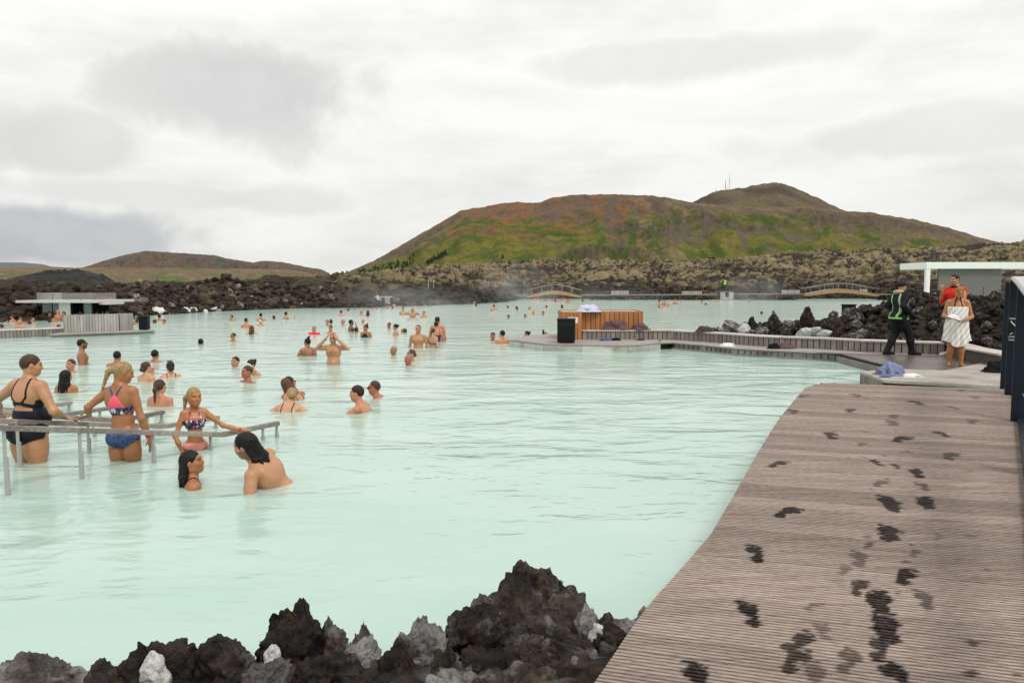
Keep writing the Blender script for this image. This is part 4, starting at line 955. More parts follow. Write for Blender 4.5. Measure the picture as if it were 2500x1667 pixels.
for u0, u1, v0, v1, lab in ((1494, 1537, 710, 719.5, 'pale slatted windscreen beside the steaming footbridge'), (1668, 1717, 711, 718, 'pale slatted windscreen next to the guard post'), (1913, 1958, 708, 717, 'pale slatted windscreen at the left foot of the footbridge behind the mound'), (2105, 2124, 706, 715, 'short pale slatted windscreen behind the footbridge near the black-clad walker')):
    e = empty('windscreen', (bx(u0), BY + .9, 0)); tag(e, lab, 'screen', 'pale windscreens on the far boardwalk'); L = bx(u1) - bx(u0); n = int(L / .2)
    for k in range(n): MB().box((L * k / n + .01, 0, bz(v1) - .15), (L * (k + 1) / n - .01, .03, bz(v0))).build('slat', M['slat_pale'], e)
    MB().box((0, .031, bz(v1) - .1), (L, .07, bz(v1) - .02)).build('base_rail', M['slat_grey'], e)
gb = empty('guard_post', (bx(1766), BY - 1.4, 0)); tag(gb, 'small grey plank guard post with dark hatch at the far shore', 'hut'); g0 = bx(1766)
for k in range(11):
    a = bx(1750) - g0 + (bx(1782) - bx(1750)) * k / 11; c_ = a + (bx(1782) - bx(1750)) / 11
    MB().box((a + .004, 0, 0 if not 4 <= k <= 6 else .0), (c_ - .004, .04, bz(713) if not 4 <= k <= 6 else bz(725))).build('plank', M['slat_pale'], gb)
MB().box((bx(1750) - g0, .045, -.2), (bx(1782) - g0, 1.5, bz(713) - .01)).build('inner_wall', M['dark_in'], gb)
MB().box((bx(1749) - g0, -.05, bz(713)), (bx(1783) - g0, 1.55, bz(713) + .05)).build('roof', M['slat_grey'], gb)
MB().box((bx(1725) - g0, -.6, -.05), (bx(1800) - g0, 1.6, .07)).build('platform', M['slat_grey'], gb)

# ------------------------------------------------------------------ white-framed shelter at the right
SY = 58.0; sx0 = (2257 - UC) / F * SY
shl = empty('shelter', (sx0, SY, 0)); tag(shl, 'white-framed shelter with a grey horizontal louvre wall behind the rocks', 'shelter')
def s_x(u): return (u - UC) / F * SY - sx0
def s_z(v): return atY(2380, v, SY).z
MB().box((s_x(2257), 0, s_z(656)), (s_x(2760), 4, s_z(640))).build('roof_beam', M['white_paint'], shl, bevel=.01)
MB().box((s_x(2258.5), .02, -.3), (s_x(2267.5), .32, s_z(656) - .002)).build('post', M['white_paint'], shl)
MB().box((s_x(2740), .02, -.3), (s_x(2750), .32, s_z(656) - .002)).build('post', M['white_paint'], shl)
zt, zb2 = s_z(654), s_z(724); n = 34
for k in range(n):
    z = zb2 + (zt - zb2) * k / n; MB().box((s_x(2295), .40, z), (s_x(2448), .46, z + (zt - zb2) / n * .62)).build('louvre_slat', M['louvre'], shl)
MB().box((s_x(2295), .48, -.3), (s_x(2448), .6, zt)).build('inner_wall', M['under'], shl)
MB().box((s_x(2405), .37, -.2), (s_x(2405) + .04, .395, s_z(701))).build('door_edge', M['under'], shl)

# lamp posts and masts
for u, v0, v1, lab in ((1046, 688, 716, 'thin lamp post with plain top on the dark bank'), (1059, 687, 717, 'thin lamp post with bent head on the dark bank')):
    Y = 84; p = atY(u, v1, Y); zt = atY(u, v0, Y).z; e = empty('lamp_post', (p.x, Y, p.z - .6)); tag(e, lab, 'lamp post')
    MB().tube([(0, 0, 0), (0, 0, zt - p.z + .6)], .045, 6, .03).build('pole', M['galv'], e); MB().box((-.05, -.12, zt - p.z + .6), (.05 if u < 1050 else .2, .12, zt - p.z + .72)).build('lamp_head', M['galv'], e)
for u, v0, v1, r, lab in ((1771, 441, 467, 1.1, 'short stout radio mast on the mountain peak'), (1780.5, 419, 467, .45, 'tall thin radio mast on the mountain peak'), (1747, 458, 470, .45, 'tiny aerial on the mountain shoulder beside the stout mast')):
    Y = 1440; p = atY(u, v1, Y); zt = atY(u, v0, Y).z; e = empty('radio_mast', (p.x, Y, p.z - 8)); tag(e, lab, 'mast', 'masts on the peak'); h = zt - p.z + 8
    MB().tube([(0, 0, 0), (0, 0, h * .6), (0, 0, h)], r, 6, r * .5).build('mast', M['galv'], e)
    for k in range(3): a = k * 2.1; MB().tube([(0, 0, h * .75), (math.cos(a) * h * .16, math.sin(a) * h * .16, 4)], .10, 4).build('guy_wire', M['galv'], e)

# conifers at the foot of the mountain
M['conifer'] = plain('conifer_needles', (.016, .040, .014), .9, .5, 2); M['bark'] = plain('bark', (.06, .045, .03), .9)
def crown_mesh(seed, h=1.0):
    rr = np.random.RandomState(seed); V, Fc = [], []
    for k in range(7):
        z0 = .10 + .12 * k; r0 = .30 * (1 - k / 8.2); n = 11; b0 = len(V); V.append((rr.uniform(-.02, .02), rr.uniform(-.02, .02), min(1.0, z0 + .27)))
        for j in range(n * 2): a = math.pi * j / n; rad = r0 * (1.0 if j % 2 == 0 else .55) * rr.uniform(.75, 1.15); V.append((rad * math.cos(a), rad * math.sin(a), z0 + rr.uniform(-.03, .03) - (.02 if j % 2 == 0 else 0)))
        for j in range(n * 2): Fc.append((b0, b0 + 1 + j, b0 + 1 + (j + 1) % (n * 2)))
    return mesh_np('crown', np.array(V) * h, Fc, False)
CR = [crown_mesh(i) for i in range(4)]
for c in CR: c.materials.append(M['conifer'])
TRK = MB().tube([(0, 0, -.05), (0, 0, .35)], .03, 6, .015).build('trunk', M['bark']); trm = TRK.data; bpy.data.objects.remove(TRK)
def mountain_z(x, y): u = np.array([UC + F * x / y]); return float(mt_z(np.array([x]), np.array([y]), u, np.array([0.]))[0])
def tree_at(u, Y, h, label, group):
    x = (u - UC) / F * Y; z = mountain_z(x, Y); e = empty('conifer_tree', (x, Y, z - .3), R.uniform(0, 6)); e.scale = (h * 1.15, h * 1.15, h); tag(e, label, 'tree', group)
    obj('crown', R.choice(CR), None, e); obj('trunk', trm, None, e)
def Y_for(u, v):                       # depth at which the mountain face shows at row v
    for Y in np.arange(420, 990, 6):
        x = (u - UC) / F * Y
        if mountain_z(x, Y) > atY(u, v, Y).z: return float(Y)
    return 560.0
for i in range(22):
    f = i / 21; u = 1043 + 46 * f + R.uniform(-1.5, 1.5); v = 645 - 22 * f + R.uniform(-2, 3)
    tree_at(u, Y_for(u, v), R.uniform(3.2, 5), 'dark conifer in the slanting row on the mountain foot', 'conifer row on the mountain')
for i in range(60):
    f = R.random(); u = 862 + 150 * f; v = 668 - 26 * f + R.uniform(-4, 9) * (.4 + f)
    tree_at(u, Y_for(u, v), R.uniform(2.2, 4.2), 'small dark conifer in the wood along the lower left mountain edge', 'conifer wood at the mountain edge')
for u, v in ((1011, 628), (1003, 636), (1227, 634), (1010, 640)): tree_at(u, Y_for(u, v), 4.5, 'lone small conifer on the green mountain slope', 'scattered conifers on the slope')

# ------------------------------------------------------------------ ramp handrails in the water
def handrail(label, P, posts):
    """P: list of world points of the rail's centre line; posts: distances (0..1 index positions) of uprights"""
    base = Vector((P[0].x, P[0].y, 0)); e = empty('ramp_handrail', tuple(base)); tag(e, label, 'handrail', 'ramp handrails')
    P = [p - base for p in P]
    for a, c in zip(P[:-1], P[1:]):
        d = (c - a).normalized() * .012; MB().beam(a - d, c + d, .075, .048).build('rail', M['rail_wood'], e, bevel=.006)
    for (i, f) in posts:
        p = P[i].lerp(P[i + 1], f); d = (P[i + 1] - P[i]).normalized(); s = Vector((-d.y, d.x, 0)).normalized()
        b0 = p + Vector((0, 0, -.022)); MB().beam(b0, Vector((p.x, p.y, -.55)), .040, .014, up=tuple(d)).build('post', M['post_steel'], e)
        q_ = p + d * .016 + s * .022; MB().beam(q_ + Vector((0, 0, -.12 - .4 * max(0, p.z - .25))), Vector((q_.x, q_.y, -.55)), .052, .022, up=tuple(d)).build('post_sleeve', M['post_steel'], e)
def zt_(u, vt, vb): p = at(u, vb, 0); q_ = atY(u, vt, p.y); return Vector((p.x, p.y, q_.z))
a1, a2, a3 = zt_(199, 1050, 1169), zt_(368, 1056, 1135), zt_(515, 1060, 1099)
d = (a3 - a1); a0 = a1 - d * 1.5; ab = a1 + d * 1.11; ae1, ae = zt_(648, 1040, 1072), zt_(678, 1033, 1067)
handrail('nearest weathered handrail crossing before the swimsuit bathers, bent at its end', [a0, a1, a3, ab, ae], [(0, .35), (0, .70), (1, 0), (1, .52), (2, .0), (3, .72), (3, .985)])
b1, b2 = zt_(47, 1029, 1140), zt_(217, 1035, 1107); bb = at(404, 1040, .17); be = at(530, 1019, .135)
handrail('second weathered handrail, gripped by the woman in the black swimsuit', [b1 + (b1 - b2) * 1.6, b1, b2, bb, be], [(0, .5), (1, 0), (2, 0), (2, .6), (3, .5), (3, .97)])
e0, e1, eb, ee = at(0, 1010, .36), at(117, 1016, .28), at(292, 1026, .18), at(396, 1006, .15)
handrail('third handrail passing behind the girl in the pink racerback top', [e0 + (e0 - e1) * .8, e0, e1, eb, ee], [(1, .5), (2, .62), (3, .3), (3, .62), (3, .98)])
c0_, cb_, ce = at(0, 1004, .27), at(150, 1013, .17), at(268, 996, .15)
handrail('fourth handrail whose bent end stops behind the girl in the pink racerback top', [c0_ + (c0_ - cb_) * .3, c0_, cb_, ce], [(1, .6), (2, .40), (2, .78)])
d0, db, de = at(-60, 996, .19), at(62, 1001, .16), at(171, 983, .15)
handrail('farthest handrail with its bent end just beyond the woman in the black swimsuit', [d0, db, de], [(0, .5), (1, .68), (1, .97)])

# ------------------------------------------------------------------ towels, shoes and small things on the docks
def cloth_mesh(seed, sx_, sy_, sz_, fold=.22, n=5):
    V, Fc = ico(n); rr = np.random.RandomState(seed); o = rr.uniform(0, 50, 3); P = V.copy()
    P[:, 2] = np.maximum(P[:, 2], -.25); rad = 1 + fbm(V * 1.3 + o, 2) * .28 + (ridged(V * np.array([1.5, 1.5, .7]) + o, 2, .4) - 1.0) * fold * .8
    P = P * rad[:, None]; P[:, 2] = np.maximum(P[:, 2], -.12); P[:, :2] *= (1 + .25 * (P[:, 2:3] < .0)); return mesh_np('cloth', P * np.array([sx_, sy_, sz_]), Fc)
def fabric(name, c, var=.18):
    m = plain(name, c, .95, var, 30, bmp=.004, spec=.1); return m
M['plum'] = fabric('plum_towelling', (.125, .078, .085)); M['brown_towel'] = fabric('brown_towelling', (.075, .055, .05)); M['robe'] = fabric('lilac_white_robe', (.56, .57, .70)); M['blue_towel'] = fabric('slate_blue_towelling', (.19, .215, .34)); M['white_towel'] = fabric('white_towelling', (.72, .72, .70))
M['shoe'] = fabric('black_rubber', (.012, .012, .013)); M['blue_shoe'] = fabric('blue_rubber', (.06, .10, .25)); M['black_cloth'] = fabric('black_cloth', (.014, .014, .015))
zbt = DZ + .282
def lay(name, u, v, z, size, mat, seed, label, cat, rz=0.0):
    p = at(u, v, z)
    if 'on the bench' in label: p = p + Vector((0, .19, 0)); z = zbt
    o = obj(name, cloth_mesh(seed, *size), M[mat], loc=(p.x, p.y, z + size[2] * .10)); o.rotation_euler = (0, 0, rz); tag(o, label, cat); return o
lay('towel', 1504, 828.5, DZ, (.36, .15, .27), 'plum', 1, 'heaped plum towel on the bench against the orange boards', 'towel')
lay('towel', 1566, 828.5, DZ, (.25, .14, .19), 'plum', 2, 'rolled plum towel on the bench at the end of the orange boards', 'towel')
lay('towel', 1723, 834.5, DZ, (.24, .15, .15), 'brown_towel', 3, 'folded brown towel on the bench before the lava mound', 'towel')
p = Vector(box.location) + Vector((lx * .2 + .25, setb + .02, Hc)); o = obj('bathrobe', cloth_mesh(5, .34, .20, .22), M['robe'], loc=(p.x + .12, p.y, p.z + .01)); tag(o, 'lilac-white bathrobe thrown over the top of the orange boards', 'bathrobe')
lay('shoes', 1471, 831.5, DZ, (.10, .08, .06), 'blue_shoe', 7, 'blue sandal on the dock below the plum towels', 'shoes'); lay('shoes', 1487, 831.5, DZ, (.09, .07, .05), 'blue_shoe', 8, 'second blue sandal beside the black shoes on the dock', 'shoes'); lay('shoes', 1503, 831, DZ, (.14, .09, .07), 'shoe', 9, 'black shoes on the dock below the heaped plum towel', 'shoes'); lay('shoes', 1562, 830.5, DZ, (.12, .07, .04), 'shoe', 10, 'flat black sandals on the dock below the rolled plum towel', 'shoes')
lay('towel', 1776, 845, DZ, (.20, .12, .09), 'white_towel', 11, 'crumpled white towel on the dock edge', 'towel'); lay('bag', 1889, 851, DZ, (.15, .11, .12), 'shoe', 12, 'black bag on the dock edge beside a plum cloth', 'bag'); lay('towel', 1918, 851, DZ, (.20, .10, .13), 'plum', 13, 'plum cloth heap on the dock edge beside a black bag', 'towel')
lay('towel', 2174, 915, lz, (.24, .18, .20), 'blue_towel', 15, 'slate-blue towel heaped at the corner of the landing', 'towel'); lay('cloth', 2225, 919, lz, (.16, .10, .05), 'white_towel', 16, 'flat white cloth on the landing beside the blue towel', 'cloth')
lay('sandals', 2160, 921, lz, (.09, .05, .025), 'blue_shoe', 17, 'small teal sandal lying in front of the blue towel', 'sandals'); lay('bag', 2436, 908, lz, (.24, .18, .22), 'black_cloth', 18, 'black cloth bag on the landing beside the railing', 'bag')
MB().box((-.03, -.03, 0), (.03, .03, .12)).build('mooring_stub', M['slat_grey'], dock).location = (P2(1611, 834)[0] - dl.x, P2(1611, 834)[1] - dl.y, DZ)

# ------------------------------------------------------------------ steam over the hot far shore
def steam(u, v, w_, d_, h_, dens, seed):
    m = bpy.data.materials.new('steam'); m.use_nodes = True; t = NT(m.node_tree)
    p = t.n('ShaderNodeTexCoord').outputs['Object']
    ln = t.n('ShaderNodeVectorMath', operation='LENGTH', i_0=p).outputs['Value']
    n = t.noise(t.mapping(p, (1.6, 1.6, 1.2), (seed, 0, 0)), 1.8, 4, .6)
    f = t.m('MULTIPLY', t.n('ShaderNodeMapRange', i_0=ln, i_1=1.0, i_2=.25, i_3=0.0, i_4=1.0).outputs[0], t.ramp(n, [(.40, 0), (.72, 1)]))
    pv = t.n('ShaderNodeVolumePrincipled', i_Color=(.95, .95, .95), i_Density=t.m('MULTIPLY', f, dens)); pv.inputs['Anisotropy'].default_value = .2
    t.n('ShaderNodeOutputMaterial', i_Volume=pv)
    q_ = at(u, v, 0); V, Fc = ico(3); me = mesh_np('steam', V, Fc); o = obj('steam', me, m, loc=(q_.x, q_.y - d_ * .2, h_ * .35)); o.scale = (w_, d_, h_); tag(o, kind='stuff')
steam(960, 752, 6, 3, 1.9, .10, 1); steam(1262, 738, 6, 4, 3.6, .10, 2); steam(1060, 746, 7, 3, 1.4, .07, 3); steam(1825, 734, 6, 4, 2.8, .08, 4); steam(1470, 733, 10, 4, 1.5, .06, 5)

# ------------------------------------------------------------------ people: smooth distance-field bodies
MARG = .10
class Grid:
    def __init__(s, lo, hi, h):
        s.h = h; s.lo = np.array(lo, float); n = np.ceil((np.array(hi) - s.lo) / h).astype(int) + 2; s.n = n
        s.ax = [s.lo[i] + h * np.arange(n[i]) for i in range(3)]; s.D = np.full(n, .4, np.float32)
    def sl(s, lo, hi):
        r = []
        for i in range(3):
            a = max(0, int((lo[i] - s.lo[i]) / s.h)); b = min(s.n[i], int((hi[i] - s.lo[i]) / s.h) + 2)
            if b <= a: return None
            r.append(slice(a, b))
        return tuple(r)
    def xyz(s, sl=None):
        a = s.ax if sl is None else [s.ax[i][sl[i]] for i in range(3)]
        return a[0][:, None, None], a[1][None, :, None], a[2][None, None, :]
    def _min(s, sl, d, k):
        c = s.D[sl]; h = np.clip(.5 + .5 * (c - d) / k, 0, 1); s.D[sl] = c * (1 - h) + d * h - k * h * (1 - h)
    def _sub(s, sl, d, k):
        c = s.D[sl]; h = np.clip(.5 - .5 * (c + d) / k, 0, 1); s.D[sl] = c * (1 - h) - d * h + k * h * (1 - h)
    def cone(s, a, b, ra, rb, k=.03):
        a = np.array(a, float); b = np.array(b, float); m = max(ra, rb) + MARG; sl = s.sl(np.minimum(a, b) - m, np.maximum(a, b) + m)
        if sl is None: return
        X, Y, Z = s.xyz(sl); ba = b - a; L = max(ba @ ba, 1e-9); px, py, pz = X - a[0], Y - a[1], Z - a[2]
        t = np.clip((px * ba[0] + py * ba[1] + pz * ba[2]) / L, 0, 1)
        d = np.sqrt((px - t * ba[0]) ** 2 + (py - t * ba[1]) ** 2 + (pz - t * ba[2]) ** 2) - (ra + (rb - ra) * t); s._min(sl, d, k)
    def ell(s, c, r, Rm=None, k=.03, sub=False):
        c = np.array(c, float); r = np.array(r, float); m = r.max() + MARG; sl = s.sl(c - m, c + m)
        if sl is None: return
        X, Y, Z = s.xyz(sl); p = [X - c[0], Y - c[1], Z - c[2]]
        if Rm is not None: p = [Rm[0, i] * p[0] + Rm[1, i] * p[1] + Rm[2, i] * p[2] for i in range(3)]
        k0 = np.sqrt((p[0] / r[0]) ** 2 + (p[1] / r[1]) ** 2 + (p[2] / r[2]) ** 2); k1 = np.sqrt((p[0] / r[0] ** 2) ** 2 + (p[1] / r[1] ** 2) ** 2 + (p[2] / r[2] ** 2) ** 2)
        d = k0 * (k0 - 1) / np.maximum(k1, 1e-6); d = np.where(k0 < .05, -r.min(), d)
        (s._sub if sub else s._min)(sl, d, k)
def surfnet(g, D=None):
    D = g.D if D is None else D; D = np.pad(D, 1, constant_values=.3); S = D < 0
    c = sum(S[i:i + D.shape[0] - 1, j:j + D.shape[1] - 1, k:k + D.shape[2] - 1].astype(np.int8) for i in (0, 1) for j in (0, 1) for k in (0, 1))
    act = (c > 0) & (c < 8); I = np.argwhere(act)
    if len(I) == 0: return np.zeros((0, 3)), np.zeros((0, 4), int)
    idx = np.full(act.shape, -1, np.int64); idx[act] = np.arange(len(I))
    acc = np.zeros((len(I), 3)); cnt = np.zeros(len(I))
    cor = [(0, 0, 0), (1, 0, 0), (0, 1, 0), (1, 1, 0), (0, 0, 1), (1, 0, 1), (0, 1, 1), (1, 1, 1)]
    val = [D[I[:, 0] + a, I[:, 1] + b, I[:, 2] + e] for a, b, e in cor]
    for a in range(8):
        for b in range(a + 1, 8):
            df = [cor[b][i] - cor[a][i] for i in range(3)]
            if sum(map(abs, df)) != 1: continue
            va, vb = val[a], val[b]; m = (va < 0) != (vb < 0); t = np.where(m, va / np.where(m, va - vb, 1), 0)
            for i in range(3): acc[:, i] += np.where(m, cor[a][i] + t * df[i], 0)
            cnt += m
    V = (I + acc / cnt[:, None] - 1) * g.h + g.lo; Fs = []
    for ax_ in range(3):
        o = [0, 0, 0]; o[ax_] = 1; A = S[:S.shape[0] - o[0], :S.shape[1] - o[1], :S.shape[2] - o[2]]; B = S[o[0]:, o[1]:, o[2]:]
        E = np.argwhere(A != B); u, w_ = (ax_ + 1) % 3, (ax_ + 2) % 3
        E = E[(E[:, u] > 0) & (E[:, w_] > 0) & (E[:, u] < act.shape[u]) & (E[:, w_] < act.shape[w_])]
        du = np.zeros(3, int); du[u] = 1; dw = np.zeros(3, int); dw[w_] = 1
        q_ = [idx[tuple((E - a).T)] for a in (du + dw, dw, np.zeros(3, int), du)]
        q_ = np.stack(q_, 1); inside = A[tuple(E.T)]; q_[~inside] = q_[~inside][:, ::-1]; Fs.append(q_[(q_ >= 0).all(1)])
    return V, np.concatenate(Fs)
def Rx(a): c, s = math.cos(a), math.sin(a); return np.array([[1, 0, 0], [0, c, -s], [0, s, c]])
def Ry(a): c, s = math.cos(a), math.sin(a); return np.array([[c, 0, s], [0, 1, 0], [-s, 0, c]])
def Rz(a): c, s = math.cos(a), math.sin(a); return np.array([[c, -s, 0], [s, c, 0], [0, 0, 1]])
rad = math.radians
SKIN = {'pale': (.53, .30, .18), 'light': (.47, .245, .13), 'tan': (.335, .15, .062), 'pink': (.49, .225, .13), 'brown': (.155, .062, .026), 'olive': (.28, .13, .055), 'gold': (.40, .17, .06), 'red': (.36, .135, .064)}
HAIR = {'black': (.007, .006, .006), 'dark': (.022, .013, .010), 'brown': (.055, .030, .017), 'chestnut': (.085, .042, .020), 'blond': (.30, .195, .085), 'grey': (.24, .23, .22), 'red': (.24, .105, .03)}
m, t, b = newmat('skin'); a_ = t.n('ShaderNodeAttribute', attribute_name='col').outputs['Color']; p_ = t.n('ShaderNodeTexCoord').outputs['Object']
t.set(b.inputs['Base Color'], t.mix(t.m('MULTIPLY', t.noise(p_, 14, 5, .65), .40), a_, (.34, .11, .06))); b.inputs['Roughness'].default_value = .33; b.inputs['Specular IOR Level'].default_value = .4
b.inputs['Subsurface Weight'].default_value = .0; bump(t, b, t.noise(p_, 160, 3, .6), .0012); M['skin'] = m
HM = {}
for k, c in HAIR.items():
    m, t, b = newmat('hair_' + k); p_ = t.n('ShaderNodeTexCoord').outputs['Object']; n = t.noise(t.mapping(p_, (90, 90, 9)), 1.0, 3, .6)
    t.set(b.inputs['Base Color'], t.mix(t.ramp(n, [(.3, 0), (.7, 1)]), tuple(x * .45 for x in c), tuple(min(1, x * 1.7) for x in c))); b.inputs['Roughness'].default_value = .42; b.inputs['Specular IOR Level'].default_value = .22; bump(t, b, n, .006); HM[k] = m
def suitmat(name, c, rough=.6): return plain(name, c, rough, .2, 20, bmp=.0015, spec=.2)
SU = {'black': suitmat('black_swimwear', (.008, .010, .016)), 'navy': suitmat('navy_swimwear', (.012, .020, .060)), 'purple': suitmat('purple_swimwear', (.055, .03, .14)), 'grey': suitmat('grey_violet_swimwear', (.13, .10, .115)), 'red': suitmat('red_shirt', (.70, .015, .03)), 'pinkhot': suitmat('hot_pink_fabric', (.85, .12, .17)), 'coral': suitmat('coral_pink_swimwear', (.86, .33, .28)), 'white': suitmat('white_cloth', (.74, .73, .70)), 'jacket': suitmat('black_jacket', (.007, .009, .012), .7), 'trouser': suitmat('black_trousers', (.009, .009, .012), .75), 'hivis': suitmat('hi_vis_fabric', (.26, .62, .12)), 'silver': suitmat('silver_tape', (.42, .43, .42)), 'fur': suitmat('fur_trim', (.42, .33, .21), .95), 'boot': suitmat('boot_leather', (.006, .006, .007)), 'redshirt': suitmat('scarlet_shirt', (.68, .03, .012)), 'band_red': suitmat('red_wristband', (.75, .02, .02)), 'band_green': suitmat('green_wristband', (.03, .35, .16)), 'band_blue': suitmat('blue_wristband', (.10, .16, .38)), 'glass': suitmat('dark_lens', (.006, .006, .007), .15), 'phone': suitmat('magenta_phone', (.75, .05, .30), .3)}
m, t, b = newmat('denim_blue_print'); p_ = t.n('ShaderNodeTexCoord').outputs['Object']; n = t.noise(p_, 38, 4, .7); t.set(b.inputs['Base Color'], t.ramp(n, [(.3, (.010, .022, .07)), (.55, (.022, .05, .15)), (.72, (.16, .22, .36))])); SU['denim'] = m
def multi(name, scale):
    m, t, b = newmat(name); p_ = t.n('ShaderNodeTexCoord').outputs['Object']; v = t.vor(t.mapping(p_, (1, 1, .5)), scale, out='Color'); h = t.n('ShaderNodeSeparateColor', i_0=v).outputs[0]
    t.set(b.inputs['Base Color'], t.ramp(h, [(0, (.02, .02, .09)), (.3, (.50, .05, .12)), (.5, (.05, .10, .22)), (.7, (.62, .60, .60)), (.85, (.02, .02, .03)), (1, (.12, .35, .36))], 'CONSTANT')); return m
SU['print'] = multi('pink_navy_print', 42); SU['print2'] = multi('bright_bikini_print', 50)
m, t, b = newmat('striped_towel'); p_ = t.n('ShaderNodeTexCoord').outputs['Object']; sx_ = t.n('ShaderNodeSeparateXYZ', i_0=p_)
ph = t.m('FRACT', t.m('MULTIPLY', t.m('ADD', t.m('ADD', t.m('MULTIPLY', sx_.outputs[0], 1.0), t.m('MULTIPLY', sx_.outputs[2], .62)), t.m('MULTIPLY', t.noise(p_, 3, 2), .10)), 11.0))
t.set(b.inputs['Base Color'], t.mix(t.m('GREATER_THAN', ph, .90), (.74, .72, .68), (.20, .10, .09))); b.inputs['Roughness'].default_value = .95; bump(t, b, t.noise(p_, 120, 3), .003); SU['towel'] = m

# garment regions in the upright torso frame (x right, y forward, z up, body 1.75 tall): negative inside
def slab(z, a, b): return np.maximum(a - z, z - b)
def cap2(x, z, x0, z0, x1, z1, w_):
    bx_, bz_ = x1 - x0, z1 - z0; tq = np.clip(((x - x0) * bx_ + (z - z0) * bz_) / (bx_ * bx_ + bz_ * bz_), 0, 1); return np.sqrt((x - x0 - tq * bx_) ** 2 + (z - z0 - tq * bz_) ** 2) - w_
def U_(*a):
    r = a[0]
    for k in a[1:]: r = np.minimum(r, k)
    return r
def I_(*a):
    r = a[0]
    for k in a[1:]: r = np.maximum(r, k)
    return r
def g_onepiece(x, y, z):
    ax_ = np.abs(x); low = I_(slab(z, .70, 1.15), (.775 + np.maximum(0, ax_ - .05) * .42 + np.where(y > .02, .06, 0)) - z)
    fr = I_(slab(z, 1.10, 1.37), .0 - y, z - (1.40 - np.maximum(0, .09 - ax_) * 1.1)); sd_ = I_(slab(z, 1.10, 1.27), -.055 - y)
    st = U_(cap2(ax_, z, .085, 1.49, .105, 1.30, .011), cap2(ax_, z, .105, 1.30, .04, 1.225, .013), cap2(ax_, z, 0, 1.225, .05, 1.225, .016), cap2(ax_, z, .04, 1.225, .17, 1.19, .022))
    return I_(U_(low, fr, sd_, st), ax_ - .24)
def g_racer_pink(x, y, z): ax_ = np.abs(x); return I_(slab(z, 1.245, 1.40), ax_ - (.022 + (1.39 - z) * .62), y - .0)
def g_racer_band(x, y, z): ax_ = np.abs(x); return I_(U_(slab(z, 1.165, 1.255), I_(slab(z, 1.16, 1.34), -y + .02)), ax_ - .20)
def g_racer_strap(x, y, z): ax_ = np.abs(x); return I_(cap2(ax_, z, .018, 1.385, .068, 1.48, .010), ax_ - .2)
def g_bottom(x, y, z): ax_ = np.abs(x); return I_(slab(z, .70, .975), (.78 + np.maximum(0, ax_ - .03) * .58 + np.where(y > 0, .05, 0)) - z, ax_ - .26)
def g_straps(x, y, z): ax_ = np.abs(x); return I_(U_(cap2(ax_, z, .085, 1.50, .085, 1.22, .0085), slab(z, 1.19, 1.235)), ax_ - .2)
def g_tank(x, y, z): ax_ = np.abs(x); return I_(U_(cap2(ax_, z, .10, 1.50, .105, 1.25, .011), slab(z, .6, 1.27)), ax_ - .205)
def g_halter(x, y, z): ax_ = np.abs(x); return I_(U_(I_(slab(z, .7, 1.42), ax_ - (.045 + (1.44 - z) * .65), -y), slab(z, .7, 1.25)), ax_ - .205)
def g_bikini(x, y, z): ax_ = np.abs(x); return I_(U_(I_(slab(z, 1.185, 1.33), .0 - y, z - 1.335 + ax_ * .1), slab(z, 1.185, 1.225), I_(cap2(ax_, z, .03, 1.52, .10, 1.31, .009), -y - .02)), ax_ - .2)
def g_lower(x, y, z): return I_(slab(z, .6, .99), np.abs(x) - .25)
def g_shirt(x, y, z): return I_(slab(z, .80, 1.475), np.abs(x) - .245, y - .16)

def finger_set(g, wr, d, n_, S, curl=.35, k=.008, spread=1.0):
    d = d / np.linalg.norm(d); n_ = n_ - d * (n_ @ d); n_ /= max(np.linalg.norm(n_), 1e-6); s_ = np.cross(d, n_)
    pc = wr + d * .055 * S
    for o in (-.022, 0, .022): g.cone(wr + s_ * o * .6 * S + d * .01 * S, wr + d * .085 * S + s_ * o * 1.25 * S, .016 * S, .0125 * S, .012)
    for o, L in zip((-.032, -.011, .010, .030), (.060, .074, .078, .070)):
        b0 = wr + d * .088 * S + s_ * o * S; d1 = d + s_ * o * 4 * spread - n_ * curl; d1 /= np.linalg.norm(d1); m1 = b0 + d1 * L * .5 * S
        d2 = d1 - n_ * curl * 1.1; d2 /= np.linalg.norm(d2); g.cone(b0, m1, .0098 * S, .0090 * S, k); g.cone(m1, m1 + d2 * L * .5 * S, .0090 * S, .0078 * S, k)
    tb = wr + d * .025 * S + s_ * .028 * S; td = d * .7 + s_ * .75 - n_ * .25; td /= np.linalg.norm(td); g.cone(tb, tb + td * .055 * S, .012 * S, .009 * S, .010)

